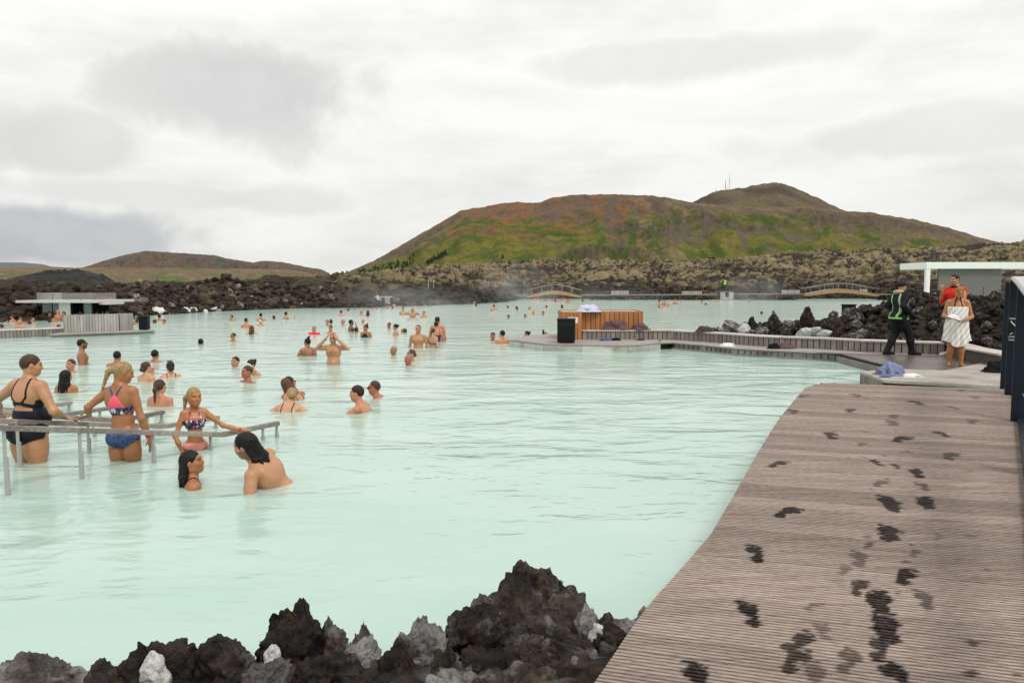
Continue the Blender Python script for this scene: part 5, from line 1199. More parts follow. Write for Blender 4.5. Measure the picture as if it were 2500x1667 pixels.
def build_person(sp):
    """returns dict name -> (V, F, extra) in a local frame with the feet at z = 0, facing +y"""
    S = sp.get('h', 1.72) / 1.75; fem = sp.get('fem', False); fat = sp.get('fat', 1.0); vox = sp.get('vox', .016); zcut = sp.get('zcut', 0.0)
    child = sp.get('child', 1.0)                       # >1 gives a bigger head for a child
    lean, side, twist = rad(sp.get('lean', 0)), rad(sp.get('side', 0)), rad(sp.get('twist', 0)); hy, hp, hr = (rad(v) for v in sp.get('head', (0, 0, 0)))
    pel = np.array([0, 0, .95 * S]); Rt = Rx(-lean) @ Ry(side) @ Rz(twist); neck = np.array([0, .0, 1.515 * S]); Rh = Rz(hy) @ Rx(-hp) @ Ry(hr)
    T = lambda p: Rt @ (np.array(p, float) * S - pel) + pel
    Hd = lambda p: Rt @ ((neck + Rh @ ((np.array(p, float) * S - neck) * child)) - pel) + pel
    RH = Rt @ Rh; k = .035 * S
    shw = (.158 if fem else .186) * (1 + (fat - 1) * .35); hipw = (.170 if fem else .155) * fat; wai = (.128 if fem else .138) * fat; chw = (.152 if fem else .168) * (1 + (fat - 1) * .6)
    SH = {'R': T((shw, -.005, 1.415)), 'L': T((-shw, -.005, 1.415))}; arms = {}
    for s_, sg in (('R', 1), ('L', -1)):
        a = sp.get('arm' + s_)
        if a is None:
            e = SH[s_] + np.array([sg * .07, -.03, -.275]) * S; w_ = e + np.array([sg * .01, .07, -.235]) * S; a = (e, w_)
        else: a = tuple(np.array(v, float) * S for v in a[:2]) + tuple(a[2:])
        arms[s_] = a
    pts = [T((0, 0, .75)), Hd((0, 0, 1.78)), Hd((0, .13, 1.6)), Hd((0, -.13, 1.6)), T((shw + .06, 0, 1.4)), T((-shw - .06, 0, 1.4)), T((hipw + .04, -.16, .9)), T((-hipw - .04, .16, .9)), T((0, .17 * fat, 1.1))]
    for a in arms.values(): pts += [a[0], a[1], a[1] + (a[1] - a[0]) * .75]
    legs = sp.get('legs')
    if legs:
        for l in legs: pts += [np.array(v) * S + np.array([0, dd_, 0]) for v in l for dd_ in (-.1, .22)]
    pts = np.array(pts); lo = pts.min(0) - .11; hi = pts.max(0) + .11; lo[2] = max(lo[2], zcut) - vox; hi[2] = pts[:, 2].max() + .06
    g = Grid(lo, hi, vox)
    E = lambda c, r, k_=k, sub=False, fr=T, RM=None: g.ell(fr(c), np.array(r) * S * (child if fr is Hd else 1), Rt if fr is T else RH, k_, sub)
    C = lambda a, b, ra, rb, k_=k, fr=T: g.cone(fr(a), fr(b), ra * S * (child if fr is Hd else 1), rb * S * (child if fr is Hd else 1), k_)
    # trunk
    E((0, -.005, .94), (hipw, .105 * fat, .125)); E((0, .005, 1.09), (wai, .092 * fat, .15)); E((0, 0, 1.29), (chw, .105 * (1 + (fat - 1) * .6), .165))
    if fat > 1.05: E((0, .05 * fat, 1.05), (wai * .9, .12 * fat, .14)); 
    for s_ in (-1, 1):
        C((s_ * .05, -.02, 1.43), (s_ * (shw - .02), -.005, 1.415), .062, .054); C((0, -.015, 1.50), (s_ * .115, -.01, 1.435), .042, .034)
        E((s_ * .075, -.06, .90), (.085 * fat, .085 * fat, .095)) if legs else None
        if fem and not sp.get('flat'): E((s_ * .072, .085, 1.265), (.062 * fat, .05 * fat, .06), .03)
        else: E((s_ * .075, .062, 1.325), (.075, .042, .055), .04)
        E((s_ * .075, -.065, 1.335), (.07, .04, .085), .05)
    # neck and head
    C((0, -.012, 1.43), (0, .0, 1.585), (.050 if fem else .058), (.046 if fem else .052))
    E((0, -.008, 1.652), (.074, .094, .098), .03, fr=Hd); E((0, .038, 1.600), (.056, .062, .072), .03, fr=Hd); C((0, .066, 1.563), (0, .076, 1.560), .026, .020, .03, fr=Hd)
    E((0, .078, 1.676), (.050, .018, .016), .02, fr=Hd)
    for s_ in (-1, 1):
        E((s_ * .076, .0, 1.632), (.010, .022, .032), .008, fr=Hd); E((s_ * .036, .064, 1.615), (.026, .026, .024), .03, fr=Hd); C((s_ * .045, .0, 1.575), (s_ * .016, .062, 1.560), .024, .02, .03, fr=Hd)
    if vox < .018:
        for s_ in (-1, 1): E((s_ * .031, .100, 1.651), (.017, .014, .011), .014, True, fr=Hd)
        C((0, .088, 1.660), (0, .108, 1.618), .008, .0125, .012, fr=Hd); E((0, .094, 1.583), (.022, .010, .0065), .008, fr=Hd); E((0, .093, 1.572), (.017, .009, .0055), .008, fr=Hd)
    if legs:
        for (hip, kn, an), s_ in zip(legs, (1, -1)):
            hip, kn, an = (np.array(v, float) * S for v in (hip, kn, an)); lf = (1.08 if fem else 1.0) * (1 + (fat - 1) * .9)
            g.cone(hip, hip + (kn - hip) * .5, .092 * S * lf, .080 * S * lf, .03); g.cone(hip + (kn - hip) * .4, kn, .082 * S * lf, .055 * S * lf, .03)
            g.cone(kn, kn + (an - kn) * .4, .053 * S * lf, .055 * S * lf, .025); g.cone(kn + (an - kn) * .35, an, .055 * S * lf, .036 * S, .025)
            fd = np.array(sp.get('foot', (s_ * .12, 1, 0)), float); fd = fd / np.linalg.norm(fd); hl = an + np.array([0, 0, -.045]) * S
            g.cone(an, hl - fd * .03 * S, .036 * S, .032 * S, .02); g.cone(hl - fd * .02 * S, hl + fd * .13 * S + np.array([0, 0, -.012]) * S, .034 * S, .026 * S, .02); g.cone(hl + fd * .11 * S + np.array([0, 0, -.01]) * S, hl + fd * .18 * S + np.array([0, 0, -.016]) * S, .028 * S, .018 * S, .015)
    trunkD = g.D.copy()
    # arms
    for s_, sg in (('R', 1), ('L', -1)):
        a = arms[s_]; e, wr = a[0], a[1]; am = 1 + (fat - 1) * .6; th = (.043 if fem else .050) * am
        g.cone(SH[s_], SH[s_] + (e - SH[s_]) * .45, .056 * S * am, th * S * .98, k); g.cone(SH[s_] + (e - SH[s_]) * .3, e, th * S, .037 * S * am, .02); g.cone(e, e + (wr - e) * .45, .039 * S * am, .036 * S * am, .02); g.cone(e + (wr - e) * .35, wr, .037 * S * am, .025 * S, .02)
        hd = np.array(a[2], float) if len(a) > 2 and a[2] is not None else (wr - e); pn = np.array(a[3], float) if len(a) > 3 else np.array([0, 0, 1.0])
        if wr[2] > zcut: finger_set(g, wr, hd, pn, S, a[4] if len(a) > 4 else .3)
    X, Y, Z = g.xyz(); bodyD = g.D.copy()
    D = np.maximum(g.D, (zcut - Z).astype(np.float32)) if zcut > 0 else g.D
    out = {}; V, Fc = surfnet(g, D)
    invH = lambda P: ((((P - pel) @ Rt + pel) - neck) @ Rh / child + neck) / S
    q_ = invH(V); skin = np.array(SKIN[sp.get('skin', 'light')]); hc = np.array(HAIR[sp.get('hcol', 'dark')])
    col = np.tile(skin, (len(V), 1)); n = fbm(V * 7, 2)[:, None]; col *= 1 + n * .14
    fx_, fy_, fz_ = q_.T; face = (fy_ > .035) & (fz_ > 1.50) & (fz_ < 1.80); ex = sp.get('mark', 1.0)
    def blend(mask, c, a): m_ = (mask * a * face)[:, None]; return col * (1 - m_) + np.array(c) * m_
    col = blend(np.clip(1.6 - np.sqrt(((np.abs(fx_) - .034) / (.034 * ex)) ** 2 + ((fz_ - 1.612) / .026) ** 2) * 1.4, 0, 1), skin * np.array([1.05, .72, .66]), .5)
    col = blend(np.clip(2 - 2 * np.sqrt((fx_ / (.027 * ex)) ** 2 + ((fz_ - 1.578) / (.012 * ex)) ** 2), 0, 1), (.36, .09, .07), .8)
    col = blend(np.clip(2.2 - 2 * np.sqrt(((np.abs(fx_) - .032) / (.019 * ex)) ** 2 + ((fz_ - 1.649) / (.0095 * ex)) ** 2), 0, 1), (.035, .022, .016), .92)
    col = blend(np.clip(2.2 - 2 * np.sqrt(((np.abs(fx_) - .033) / (.024 * ex)) ** 2 + ((fz_ - 1.670) / (.007 * ex)) ** 2), 0, 1), hc * .8 + skin * .12, .8)
    if sp.get('beard'):
        bm_ = np.clip((1.602 - fz_ + np.abs(fx_) * .35) / .012, 0, 1) * (fz_ > 1.52) * (fy_ > -.01); bm_ = bm_ * (1 - np.clip(1.6 - np.sqrt((fx_ / .022) ** 2 + ((fz_ - 1.578) / .009) ** 2) * 1.6, 0, 1) * .8)
        mm = (bm_ * sp['beard'])[:, None]; col = col * (1 - mm) + (hc * .9 + .01) * mm
    if sp.get('mask'): col = blend(np.clip((fz_ - 1.60) / .01, 0, 1) * (fz_ < 1.72), (.78, .78, .74), .85)
    if not fem:
        tq = ((V - pel) @ Rt + pel) / S
        for s_ in (-1, 1): mm = (np.clip(1.5 - np.sqrt(((tq[:, 0] - s_ * .085) / .017) ** 2 + ((tq[:, 2] - 1.30) / .017) ** 2) * 1.3, 0, 1) * (tq[:, 1] > .05))[:, None]; col = col * (1 - mm * .7) + np.array((.22, .07, .05)) * mm * .7
        if sp.get('chesthair'): mm = (np.exp(-(tq[:, 0] / .07) ** 2 - ((tq[:, 2] - 1.28) / .11) ** 2) * (tq[:, 1] > .05) * sp['chesthair'] * (.5 + fbm(V * 40, 2)))[:, None]; mm = np.clip(mm, 0, .8); col = col * (1 - mm) + np.array((.10, .06, .04)) * mm
    if sp.get('sunglow'): pass
    out['body'] = (V, Fc, np.clip(col, .004, .9))
    # clothes follow the body
    tx = X - pel[0]; ty = Y - pel[1]; tz = Z - pel[2]; L3 = [(Rt[0, i] * tx + Rt[1, i] * ty + Rt[2, i] * tz + pel[i]) / S for i in range(3)]
    for nm, fn, offs, mt in sp.get('wear', []):
        rg = np.asarray(fn(*L3) * S, np.float32); Dg = I_(bodyD - offs, np.broadcast_to(rg, bodyD.shape))
        if nm not in ('jacket', 'shirt'): Dg = np.maximum(Dg, trunkD - offs - .012)
        if zcut > 0: Dg = np.maximum(Dg, (zcut - Z).astype(np.float32))
        V, Fc = surfnet(g, Dg)
        if len(V): out[nm] = (V, Fc, SU[mt])
    # hair
    st = sp.get('hair', 'short')
    if st != 'bald':
        hpts = np.array([Hd((0, 0, 1.8)), Hd((0, -.2, 1.6)), Hd((.14, 0, 1.6)), Hd((-.14, 0, 1.6)), Hd((0, .12, 1.7)), T((0, -.16, 1.30 if st in ('long', 'longwet', 'pony') else 1.5))])
        lo = hpts.min(0) - .09; hi = hpts.max(0) + .09; lo[2] = max(lo[2], zcut); hv = max(.0075, vox * .8); g2 = Grid(lo, hi, hv)
        kk = child * S; E2 = lambda c, r, k_=.02: g2.ell(Hd(c), np.array(r) * kk, RH, k_); C2 = lambda a, b, ra, rb, k_=.02, fa=Hd, fb=Hd: g2.cone(fa(a), fb(b), ra * kk, rb * kk, k_)
        E2((0, -.014, 1.662), (.081, .099, .099))
        hl = sp.get('hairline', 0.0)
        X2, Y2, Z2 = g2.xyz(); P = np.stack(np.broadcast_arrays(X2, Y2, Z2), -1).reshape(-1, 3); h_ = invH(P).reshape(X2.shape[0], Y2.shape[1], Z2.shape[2], 3)
        hx_, hy_, hz_ = h_[..., 0], h_[..., 1], h_[..., 2]
        cut = (hy_ - (.078 - hl)) * .80 - (hz_ - 1.712) * .60 - np.abs(hx_) * .10
        nap = ((1.53 if fem else 1.565) if st in ('short', 'crop') else 1.50) - hz_
        D2 = I_(g2.D, cut * kk, nap * kk)
        if st == 'crop': D2 = D2 + .003
        g2.D = D2.astype(np.float32)
        side_ = sp.get('hairside', 0)
        if st == 'bun': E2((.0, -.125, 1.70), (.040, .034, .038)); C2((0, -.09, 1.67), (0, -.115, 1.69), .05, .03)
        if st == 'topbun': E2((.0, -.075, 1.775), (.036, .036, .034), .012); E2((.02, -.09, 1.79), (.02, .02, .02), .01)
        if st == 'lowbun': E2((0, -.10, 1.60), (.052, .040, .045)); E2((0, -.07, 1.60), (.055, .04, .05))
        if st == 'pony': C2((0, -.095, 1.66), (.01 + side_ * .04, -.14, 1.60), .032, .030); C2((.01 + side_ * .04, -.14, 1.60), (side_ * .07, -.135, 1.40), .028, .012)
        if st in ('long', 'longwet'):
            wt = .8 if st == 'longwet' else 1.0
            C2((0, -.05, 1.66), (0, -.085, 1.50), .075 * wt, .070 * wt); C2((0, -.085, 1.50), (0, -.10, 1.36), .066 * wt, .045 * wt, .02)
            for s_ in (-1, 1): C2((s_ * .055, -.03, 1.65), (s_ * .075, -.055, 1.50), .036 * wt, .036 * wt); C2((s_ * .075, -.055, 1.50), (s_ * .085, -.075, 1.36), .032 * wt, .012, .02)
            for j in range(5): x = -.07 + .035 * j; C2((x, -.10, 1.50), (x * 1.25, -.115, 1.33 + .02 * (j % 2)), .018, .006, .014)
            if st == 'longwet' and not sp.get('nofront'):
                for s_ in (-1, 1): C2((s_ * .062, .01, 1.62), (s_ * .075, .035, 1.50), .013, .012, .01); C2((s_ * .075, .035, 1.50), (s_ * .08, .06, 1.36), .011, .004, .008)
        for a, b_, r0, r1 in sp.get('locks', []): C2(a, b_, r0, r1, .008)
        ang = np.arctan2(hx_, -hy_); amp = .0018 if st in ('short', 'crop', 'longwet') else .0028
        g2.D = (g2.D + amp * kk * np.sin(ang * 26 + 3 * np.sin(hz_ * 40)) + (.0005 if st in ('long', 'longwet', 'pony') else .0018) * kk * np.sin(hz_ * 170 + ang * 9)).astype(np.float32)
        if zcut > 0: g2.D = np.maximum(g2.D, (zcut - Z2).astype(np.float32))
        V, Fc = surfnet(g2)
        if len(V): out['hair'] = (V, Fc, HM[sp.get('hcol', 'dark')])
    ex_ = []
    def headbox(nm, lo_, hi_, mt):
        mb = MB().box(lo_, hi_); V = np.array([Hd(v) for v in mb.v]); out[nm] = (V, np.array(mb.f), SU[mt])
    if sp.get('shades'):
        mb = MB(); [mb.box((s_ * .033 - .026, .092, 1.634), (s_ * .033 + .026, .104, 1.664)) for s_ in (-1, 1)]; mb.box((-.01, .098, 1.652), (.01, .104, 1.660)); [mb.box((s_ * .074 - .003, .0, 1.652), (s_ * .074 + .003, .10, 1.660)) for s_ in (-1, 1)]
        out['sunglasses'] = (np.array([Hd(v) for v in mb.v]), np.array(mb.f), SU['glass'])
    if sp.get('shades_up'):
        mb = MB(); [mb.box((s_ * .033 - .028, .03, 1.752), (s_ * .033 + .028, .075, 1.766)) for s_ in (-1, 1)]; out['sunglasses'] = (np.array([Hd(v) for v in mb.v]), np.array(mb.f), SU['glass'])
    for s_ in 'RL':
        if sp.get('band' + s_):
            a = arms[s_]; d = (a[1] - a[0]) / np.linalg.norm(a[1] - a[0]); c = a[1] - d * .03 * S; mb = MB().tube([Vector(c - d * .012), Vector(c + d * .012)], .034 * S, 12); tri = [tuple(f) if len(f) == 4 else None for f in mb.f]
            out['wristband'] = (np.array(mb.v), np.array([f for f in tri if f]), SU[sp['band' + s_]])
    out['_head'] = Hd((0, 0, 1.65)); out['_top'] = max(out['body'][0][:, 2].max(), out['hair'][0][:, 2].max() if 'hair' in out else 0)
    return out

def to_objects(parts, name, loc, yaw):
    V, Fc, col = parts['body']; me = mesh_np('person', V, Fc); set_attr(me, 'col', col); o = obj(name, me, M['skin']); o.location = loc; o.rotation_euler = (0, 0, rad(yaw))
    for nm, v in parts.items():
        if nm in ('body',) or nm.startswith('_'): continue
        obj(nm, mesh_np(nm, v[0], v[1], nm not in ('sunglasses',)), v[2], o)
    return o
def place(parts, u, Y, ztop, yaw):
    """world location such that the head shows in column u at depth Y with its crown at ztop"""
    h = parts['_head']; c, s = math.cos(rad(yaw)), math.sin(rad(yaw)); hx_, hy_ = h[0] * c - h[1] * s, h[0] * s + h[1] * c
    yb = Y; return (((u - UC) / F * (yb + hy_)) - hx_, yb, ztop - parts['_top'])
def bather(label, u, wl, vt, yaw, group=None, **sp):
    """a person in the water: waterline row wl and crown row vt at column u"""
    Y = at(u, wl, 0).y; zt = atY(u, vt, Y).z; h = sp.get('h', 1.72 if not sp.get('fem') else 1.64); sp['h'] = h
    sp.setdefault('vox', float(np.clip(.0105 * Y / 14, .0095, .024))); est = h * (1 - (1 - math.cos(rad(sp.get('lean', 0)))) * .45); sp['zcut'] = max(.30, est - zt - .22); sp.setdefault('mark', 1.0 + min(.5, Y / 60))
    P = build_person(sp); o = to_objects(P, 'person', place(P, u, Y, zt, yaw), yaw); tag(o, label, 'person', group); return o
def standing(label, u, vf, z, vt, yaw, **sp):
    p = at(u, vf, z); zt = atY(u, vt, p.y).z; sp['h'] = sp.get('h') or (zt - z); P = build_person(sp); c = place(P, u, p.y, z + P['_top'], yaw)
    lowest = P['body'][0][:, 2].min(); o = to_objects(P, 'person', (c[0], c[1], z - lowest - .004), yaw); tag(o, label, 'person'); return o, P

# ---- front group by the ramp
LEGS = [((.085, 0, .90), (.095, .02, .50), (.10, 0, .09)), ((-.085, 0, .90), (-.095, .02, .50), (-.10, 0, .09))]
V1 = .0095
bather('older woman in a black low-backed swimsuit, seen from behind, gripping the handrail', 70, 1127, 865, -18, fem=True, fat=1.38, h=1.64, hair='short', hcol='brown', skin='light', head=(-38, 8, 0), lean=4, legs=LEGS, vox=V1,
       armR=((.345, .03, 1.15), (.20, .28, 1.03), (.3, .8, -.25), (0, 0, 1), .45), armL=((-.44, -.02, 1.23), (-.62, .16, 1.04)), wear=[('swimsuit', g_onepiece, .006, 'black')])
bather('teenage girl with wet blond ponytail, pink racerback top and blue briefs, seen from behind', 296, 1123, 882, -8, fem=True, fat=1.0, h=1.62, hair='pony', hcol='blond', hairside=-1, skin='tan', head=(-50, 22, 0), side=-3, legs=LEGS, vox=V1,
       armL=((-.35, -.10, 1.25), (-.46, .05, 1.125), (-.75, .25, -.15), (0, 0, 1), .15), armR=((.235, -.02, 1.12), (.275, .05, .89), (.1, .15, -1), (1, 0, 0), .2), bandR='band_red',
       wear=[('top_back', g_racer_pink, .006, 'pinkhot'), ('top_band', g_racer_band, .0065, 'print'), ('strap', g_racer_strap, .007, 'denim'), ('briefs', g_bottom, .006, 'denim')])
bather('small blond girl in a patterned bikini facing the camera, one arm on the handrail', 467, 1097, 944, 205, fem=True, h=1.28, child=1.22, hair='pony', hcol='blond', skin='gold', head=(20, 4, 0), hairside=1, legs=LEGS, vox=.0085, fat=.84, flat=True,
       armL=((-.40, .05, 1.20), (-.66, .10, 1.12), (-1, .15, -.05), (0, 0, 1), .05), armR=((.27, .10, 1.10), (.18, .25, .88), (-.2, .5, -.8), (0, 1, .3), .2), bandL='band_red',
       wear=[('bikini_top', g_bikini, .008, 'print2'), ('bikini_bottom', g_bottom, .007, 'coral')])
bather('woman with wet black hair in profile, shoulder deep beside the long-haired man', 455, 1184, 1097, -62, fem=True, h=1.64, hair='longwet', hcol='black', skin='tan', head=(-22, -6, 0), vox=.0085, nofront=True, wear=[('strap', g_straps, .005, 'black')])
bather('bare-backed man with long wet black hair leaning forward toward the wet-haired woman', 590, 1178, 1045, 106, h=1.80, hair='longwet', hcol='black', skin='light', head=(4, -20, 0), lean=40, twist=-26, vox=.0085, beard=.6, nofront=True,
       armL=((-.27, .38, 1.00), (-.22, .60, .86)), armR=((.22, .36, .98), (.2, .55, .8)), locks=[((0, .082, 1.56), (0, .085, 1.528), .014, .006)])
# ---- middle distance, left
bather('bearded man in sunglasses standing bare-chested below the left dock', 197, 889.6, 827, -55, h=1.74, fat=1.18, hair='crop', hcol='black', skin='olive', beard=.95, shades=True, head=(10, 0, 0))
bather('short-haired man facing the camera in front of the bearded man', 167, 908.5, 876, 176, hair='short', hcol='brown', skin='pink', hairline=.015)
bather('woman with long wet dark hair and black strap, seen from behind', 154, 957, 902, -6, fem=True, hair='long', hcol='black', skin='tan', wear=[('bikini_strap', g_straps, .006, 'black')])
bather('dark-haired man from behind with one shoulder above water, near the bearded man', 282, 893, 856, 10, hair='short', hcol='black', skin='tan')
bather('man with cropped black hair from behind, low in the water past the pair of women', 375, 883.5, 853, -8, hair='short', hcol='black', skin='tan')
bather('pale-backed woman with wet brown hair pinned up', 352, 930, 882, -28, fem=True, fat=1.25, hair='lowbun', hcol='brown', skin='pale')
w9 = bather('woman with sunglasses on her head and black straps, looking away', 411, 920, 881, 38, fem=True, hair='lowbun', hcol='dark', skin='pale', shades_up=True, wear=[('strap', g_straps, .006, 'black')], armL=((-.34, .15, 1.22), (-.30, .22, 1.42), (-.1, .1, 1), (0, 1, 0), .4))
q9 = Vector((-.325, .24, 1.56)) * (1.64 / 1.75); q9 = Matrix.Rotation(rad(38), 3, 'Z') @ q9 + w9.location
o = MB().box((-.035, -.006, -.06), (.035, .006, .06)).build('phone', SU['phone'], bevel=.004); o.location = q9; o.rotation_euler = (0, .5, .3); tag(o, 'magenta phone held up above the water between the two pale-backed women', 'phone')
bather('woman with wet brown ponytail from behind, shoulders above water', 384, 990, 925, -12, fem=True, fat=1.1, hair='pony', hcol='brown', skin='pink')
bather('sunburnt man with close-cropped hair facing left, in front of the masked woman', 599, 933, 892, 140, hair='crop', hcol='brown', skin='red', hairline=.01, h=1.8)
bather('round-faced man with only his head above water beside the masked woman', 571, 894.6, 870, 165, hair='short', hcol='dark', skin='pink', hairline=.02)
bather('woman with a white silica mask and hair tied up, behind the sunburnt man', 609, 914, 875.5, 150, fem=True, hair='bun', hcol='dark', skin='light', mask=True, wear=[('strap', g_straps, .006, 'black')], lean=12, armL=((-.36, -.05, 1.18), (-.6, .0, .98)))
bather('woman in dark sunglasses facing the camera, alone in open water', 567.6, 834, 812.7, 172, fem=True, hair='bun', hcol='black', skin='light', shades=True, wear=[('strap', g_straps, .006, 'black')])
bather('lone dark head facing away, submerged to the neck in open water', 488, 840, 826, 5, hair='short', hcol='black', skin='tan')
bather('broad pale-backed man facing away with balding crown', 601, 799.7, 776, -15, fat=1.2, hair='short', hcol='dark', skin='pink', hairline=.07)
bather('woman with brown hair seen from behind, just in front of the broad-backed man', 614, 816, 794, 4, fem=True, hair='long', hcol='chestnut', skin='pale')
bather('woman with masked white face and wet hair, facing the camera beside the broad-backed man', 636, 795, 777, 178, fem=True, hair='bun', hcol='dark', skin='pale', mask=True, wear=[('strap', g_straps, .006, 'purple')])
bather('dark-haired man standing just behind the small masked woman', 637, 784, 764, 0, hair='short', hcol='black', skin='light')
bather('swimmer with face toward the camera and a hand raised, near the left bank', 565, 783.6, 769, 168, hair='short', hcol='black', skin='light', armL=((-.3, .1, 1.25), (-.3, .15, 1.55), (0, 0, 1), (0, 1, 0), .3))
bather('low dark head facing away near the far left bank', 668.6, 779.5, 770, 10, hair='short', hcol='dark', skin='tan')
bather('dark-haired bather facing right with a hand out of the water, near the far bank', 698.5, 779, 761, -40, hair='short', hcol='black', skin='light', armR=((.3, .15, 1.25), (.36, .3, 1.42), (0, .2, 1), (0, 1, 0), .3))
# ---- middle distance, centre
bather('woman with black top-knot and grey swimsuit seen from behind, wading left', 749, 868, 820, 28, fem=True, fat=1.12, hair='topbun', hcol='black', skin='olive', head=(25, 6, 0), wear=[('swimsuit', g_tank, .006, 'grey')], armL=((-.32, .05, 1.16), (-.52, .12, 1.0)))
bather('grey-haired older woman in a bright red shirt', 766, 816, 794.5, 175, fem=True, fat=1.1, hair='short', hcol='grey', skin='light', wear=[('shirt', g_shirt, .015, 'red')])
bather('dark-haired woman facing the camera right behind the man holding his head', 806.6, 813.6, 793.6, 178, fem=True, hair='bun', hcol='black', skin='light')
bather('bare-chested man standing waist deep with both hands on his head', 812, 888, 814, 176, h=1.70, fat=1.18, hair='crop', hcol='brown', skin='light', hairline=.08, chesthair=.9, vox=.012, head=(0, 6, 0), mark=1.2, bandR='band_green',
       armR=((.385, .10, 1.40), (.135, .14, 1.64), (-.45, -.15, .75), (.7, .7, .3), .35), armL=((-.385, .10, 1.40), (-.135, .14, 1.64), (.45, -.15, .75), (-.7, .7, .3), .35), wear=[('trunks', lambda x, y, z: I_(slab(z, .6, .985), np.abs(x) - .25), .008, 'black')])
bather('woman with hair in a knot seen from behind, beside a second pale face', 808, 793.6, 778, 0, fem=True, hair='topbun', hcol='dark', skin='pale')
bather('pale face close beside the woman with the knot', 799, 793, 780.5, 190, hair='short', hcol='brown', skin='pale')
bather('grey-haired man looking left, alone between the knot-haired pair and the brown man', 837, 794.5, 779, 95, hair='short', hcol='grey', skin='pink')
bather('brown-skinned man holding a hand to his face', 857, 808.7, 780, -60, hair='short', hcol='black', skin='brown', armR=((.30, .18, 1.30), (.10, .17, 1.55), (-.2, -.1, .8), (.5, .8, 0), .4))
bather('small head with two dark tufts just in front of the brown-skinned man', 869, 813, 799, 0, fem=True, hair='bun', hcol='black', skin='tan', h=1.3, child=1.15)
bather('woman with top-knot in a black high-necked swimsuit facing the camera', 892.5, 823, 789, 165, fem=True, fat=1.1, hair='topbun', hcol='black', skin='tan', head=(-30, 0, 0), wear=[('swimsuit', g_halter, .007, 'black')])
bather('bald pink head beyond the woman in the high-necked swimsuit', 886, 790, 778, 20, hair='bald', skin='pink')
bather('dark-haired bather low in the water beside the woman with the high knot', 949.5, 802, 787, 165, hair='short', hcol='black', skin='tan')
bather('woman with a high knot in white swimwear, in profile', 965, 819, 790.5, 80, fem=True, hair='bun', hcol='black', skin='light', wear=[('swimsuit', g_tank, .006, 'white')])
bather('silver-haired man looking left, neck deep', 960, 866.4, 844, 150, hair='short', hcol='grey', skin='red', hairline=.03)
bather('brown-haired woman with long loose hair gliding left, arm stretched out', 694, 977, 924, 70, fem=True, hair='long', hcol='chestnut', skin='light', lean=38, head=(-40, -25, 0), armL=((-.26, .30, 1.02), (-.40, .52, .93), (-.6, .7, -.2), (0, 0, 1), .1), wear=[('strap', g_straps, .006, 'black')])
bather('dark-haired companion in glasses behind the long-haired gliding woman', 703, 968, 920, 60, hair='short', hcol='dark', skin='tan', shades=True, lean=20, head=(-70, 0, 0))
bather('blond woman with pinned hair and black straps spreading both arms', 707, 1008, 953, -4, fem=True, fat=1.08, hair='lowbun', hcol='blond', skin='pale', head=(30, 6, 0), lean=28, wear=[('strap', g_straps, .006, 'black')], armL=((-.40, .18, 1.235), (-.70, .24, 1.215), (-1, .1, -.05), (0, 0, 1), .1), armR=((.36, .22, 1.25), (.44, .40, 1.235)))
bather('dark-haired man in profile speaking, shoulders above water, beside the man in glasses', 868, 1004, 940, 82, hair='short', hcol='dark', skin='pink', lean=22, head=(8, -12, 0), hairline=.02, armL=((-.20, .42, 1.23), (-.02, .58, 1.28), (.2, .9, -.1), (0, 0, 1), .3))
bather('sunburnt man with glasses and receding hair in profile, chin near the water', 911, 970, 929, 84, fat=1.15, hair='crop', hcol='brown', skin='red', lean=26, head=(0, -18, 0), hairline=.045, shades=True, armL=((-.2, .4, 1.16), (-.1, .6, 1.17)))
bather('fair-skinned young man standing chest deep facing the camera', 1020.5, 849, 792.7, 176, h=1.80, hair='crop', hcol='brown', skin='light', hairline=.03, chesthair=.35, vox=.014)
bather('tall man seen from behind at the back of the purple-suited group', 1068, 830.5, 772.6, -18, h=1.86, fat=1.1, hair='short', hcol='dark', skin='pink')
bather('woman in a purple swimsuit seen from behind', 1064.5, 834, 784, 12, fem=True, fat=1.12, hair='short', hcol='dark', skin='pink', wear=[('swimsuit', g_tank, .007, 'purple')])
bather('girl with brown plait and white back strap, in front of the purple swimsuit', 1057, 848.6, 801, -30, fem=True, h=1.5, hair='pony', hcol='brown', skin='pale', head=(10, 18, 0), wear=[('strap', g_straps, .006, 'grey')])
bather('balding sunburnt old man facing left, neck deep, in front of the woman in glasses', 995.7, 892, 864, 150, hair='crop', hcol='grey', skin='red', hairline=.09)
bather('woman in glasses with brown hair tied back behind the balding old man', 1003.5, 882, 852, 120, fem=True, hair='lowbun', hcol='chestnut', skin='light', shades=True, wear=[('strap', g_straps, .006, 'black')])
bather('head tilted far back floating at the surface beyond the silver-haired man', 987, 811, 801, 60, hair='short', hcol='brown', skin='tan', head=(0, -60, 0))
bather('man with a moon face facing the camera, neck deep near the dock tip', 1203, 831, 811, 172, hair='short', hcol='black', skin='tan', fat=1.1)
bather('man with black hair seen from behind, next to the dock tip', 1226, 838.6, 806, 20, hair='short', hcol='black', skin='light', head=(25, 0, 0))
bather('woman with black bun behind the dock tip', 1286, 825, 807.6, 85, fem=True, hair='bun', hcol='black', skin='light')
o = bather('person in a maroon cap holding up a black bottle behind the dock tip', 1330, 823, 809, 30, hair='short', hcol='red', skin='tan')
pp = atY(1326, 812, at(1330, 823, 0).y - .25); e = empty('bottle', (pp.x, pp.y, pp.z)); tag(e, 'black bottle held up just behind the dock tip', 'bottle'); MB().tube([(0, 0, -.05), (0, 0, .07)], .035, 10, .030).build('bottle_body', SU['glass'], e); MB().tube([(0, 0, .068), (0, 0, .11)], .030, 10).build('cap', SU['boot'], e)
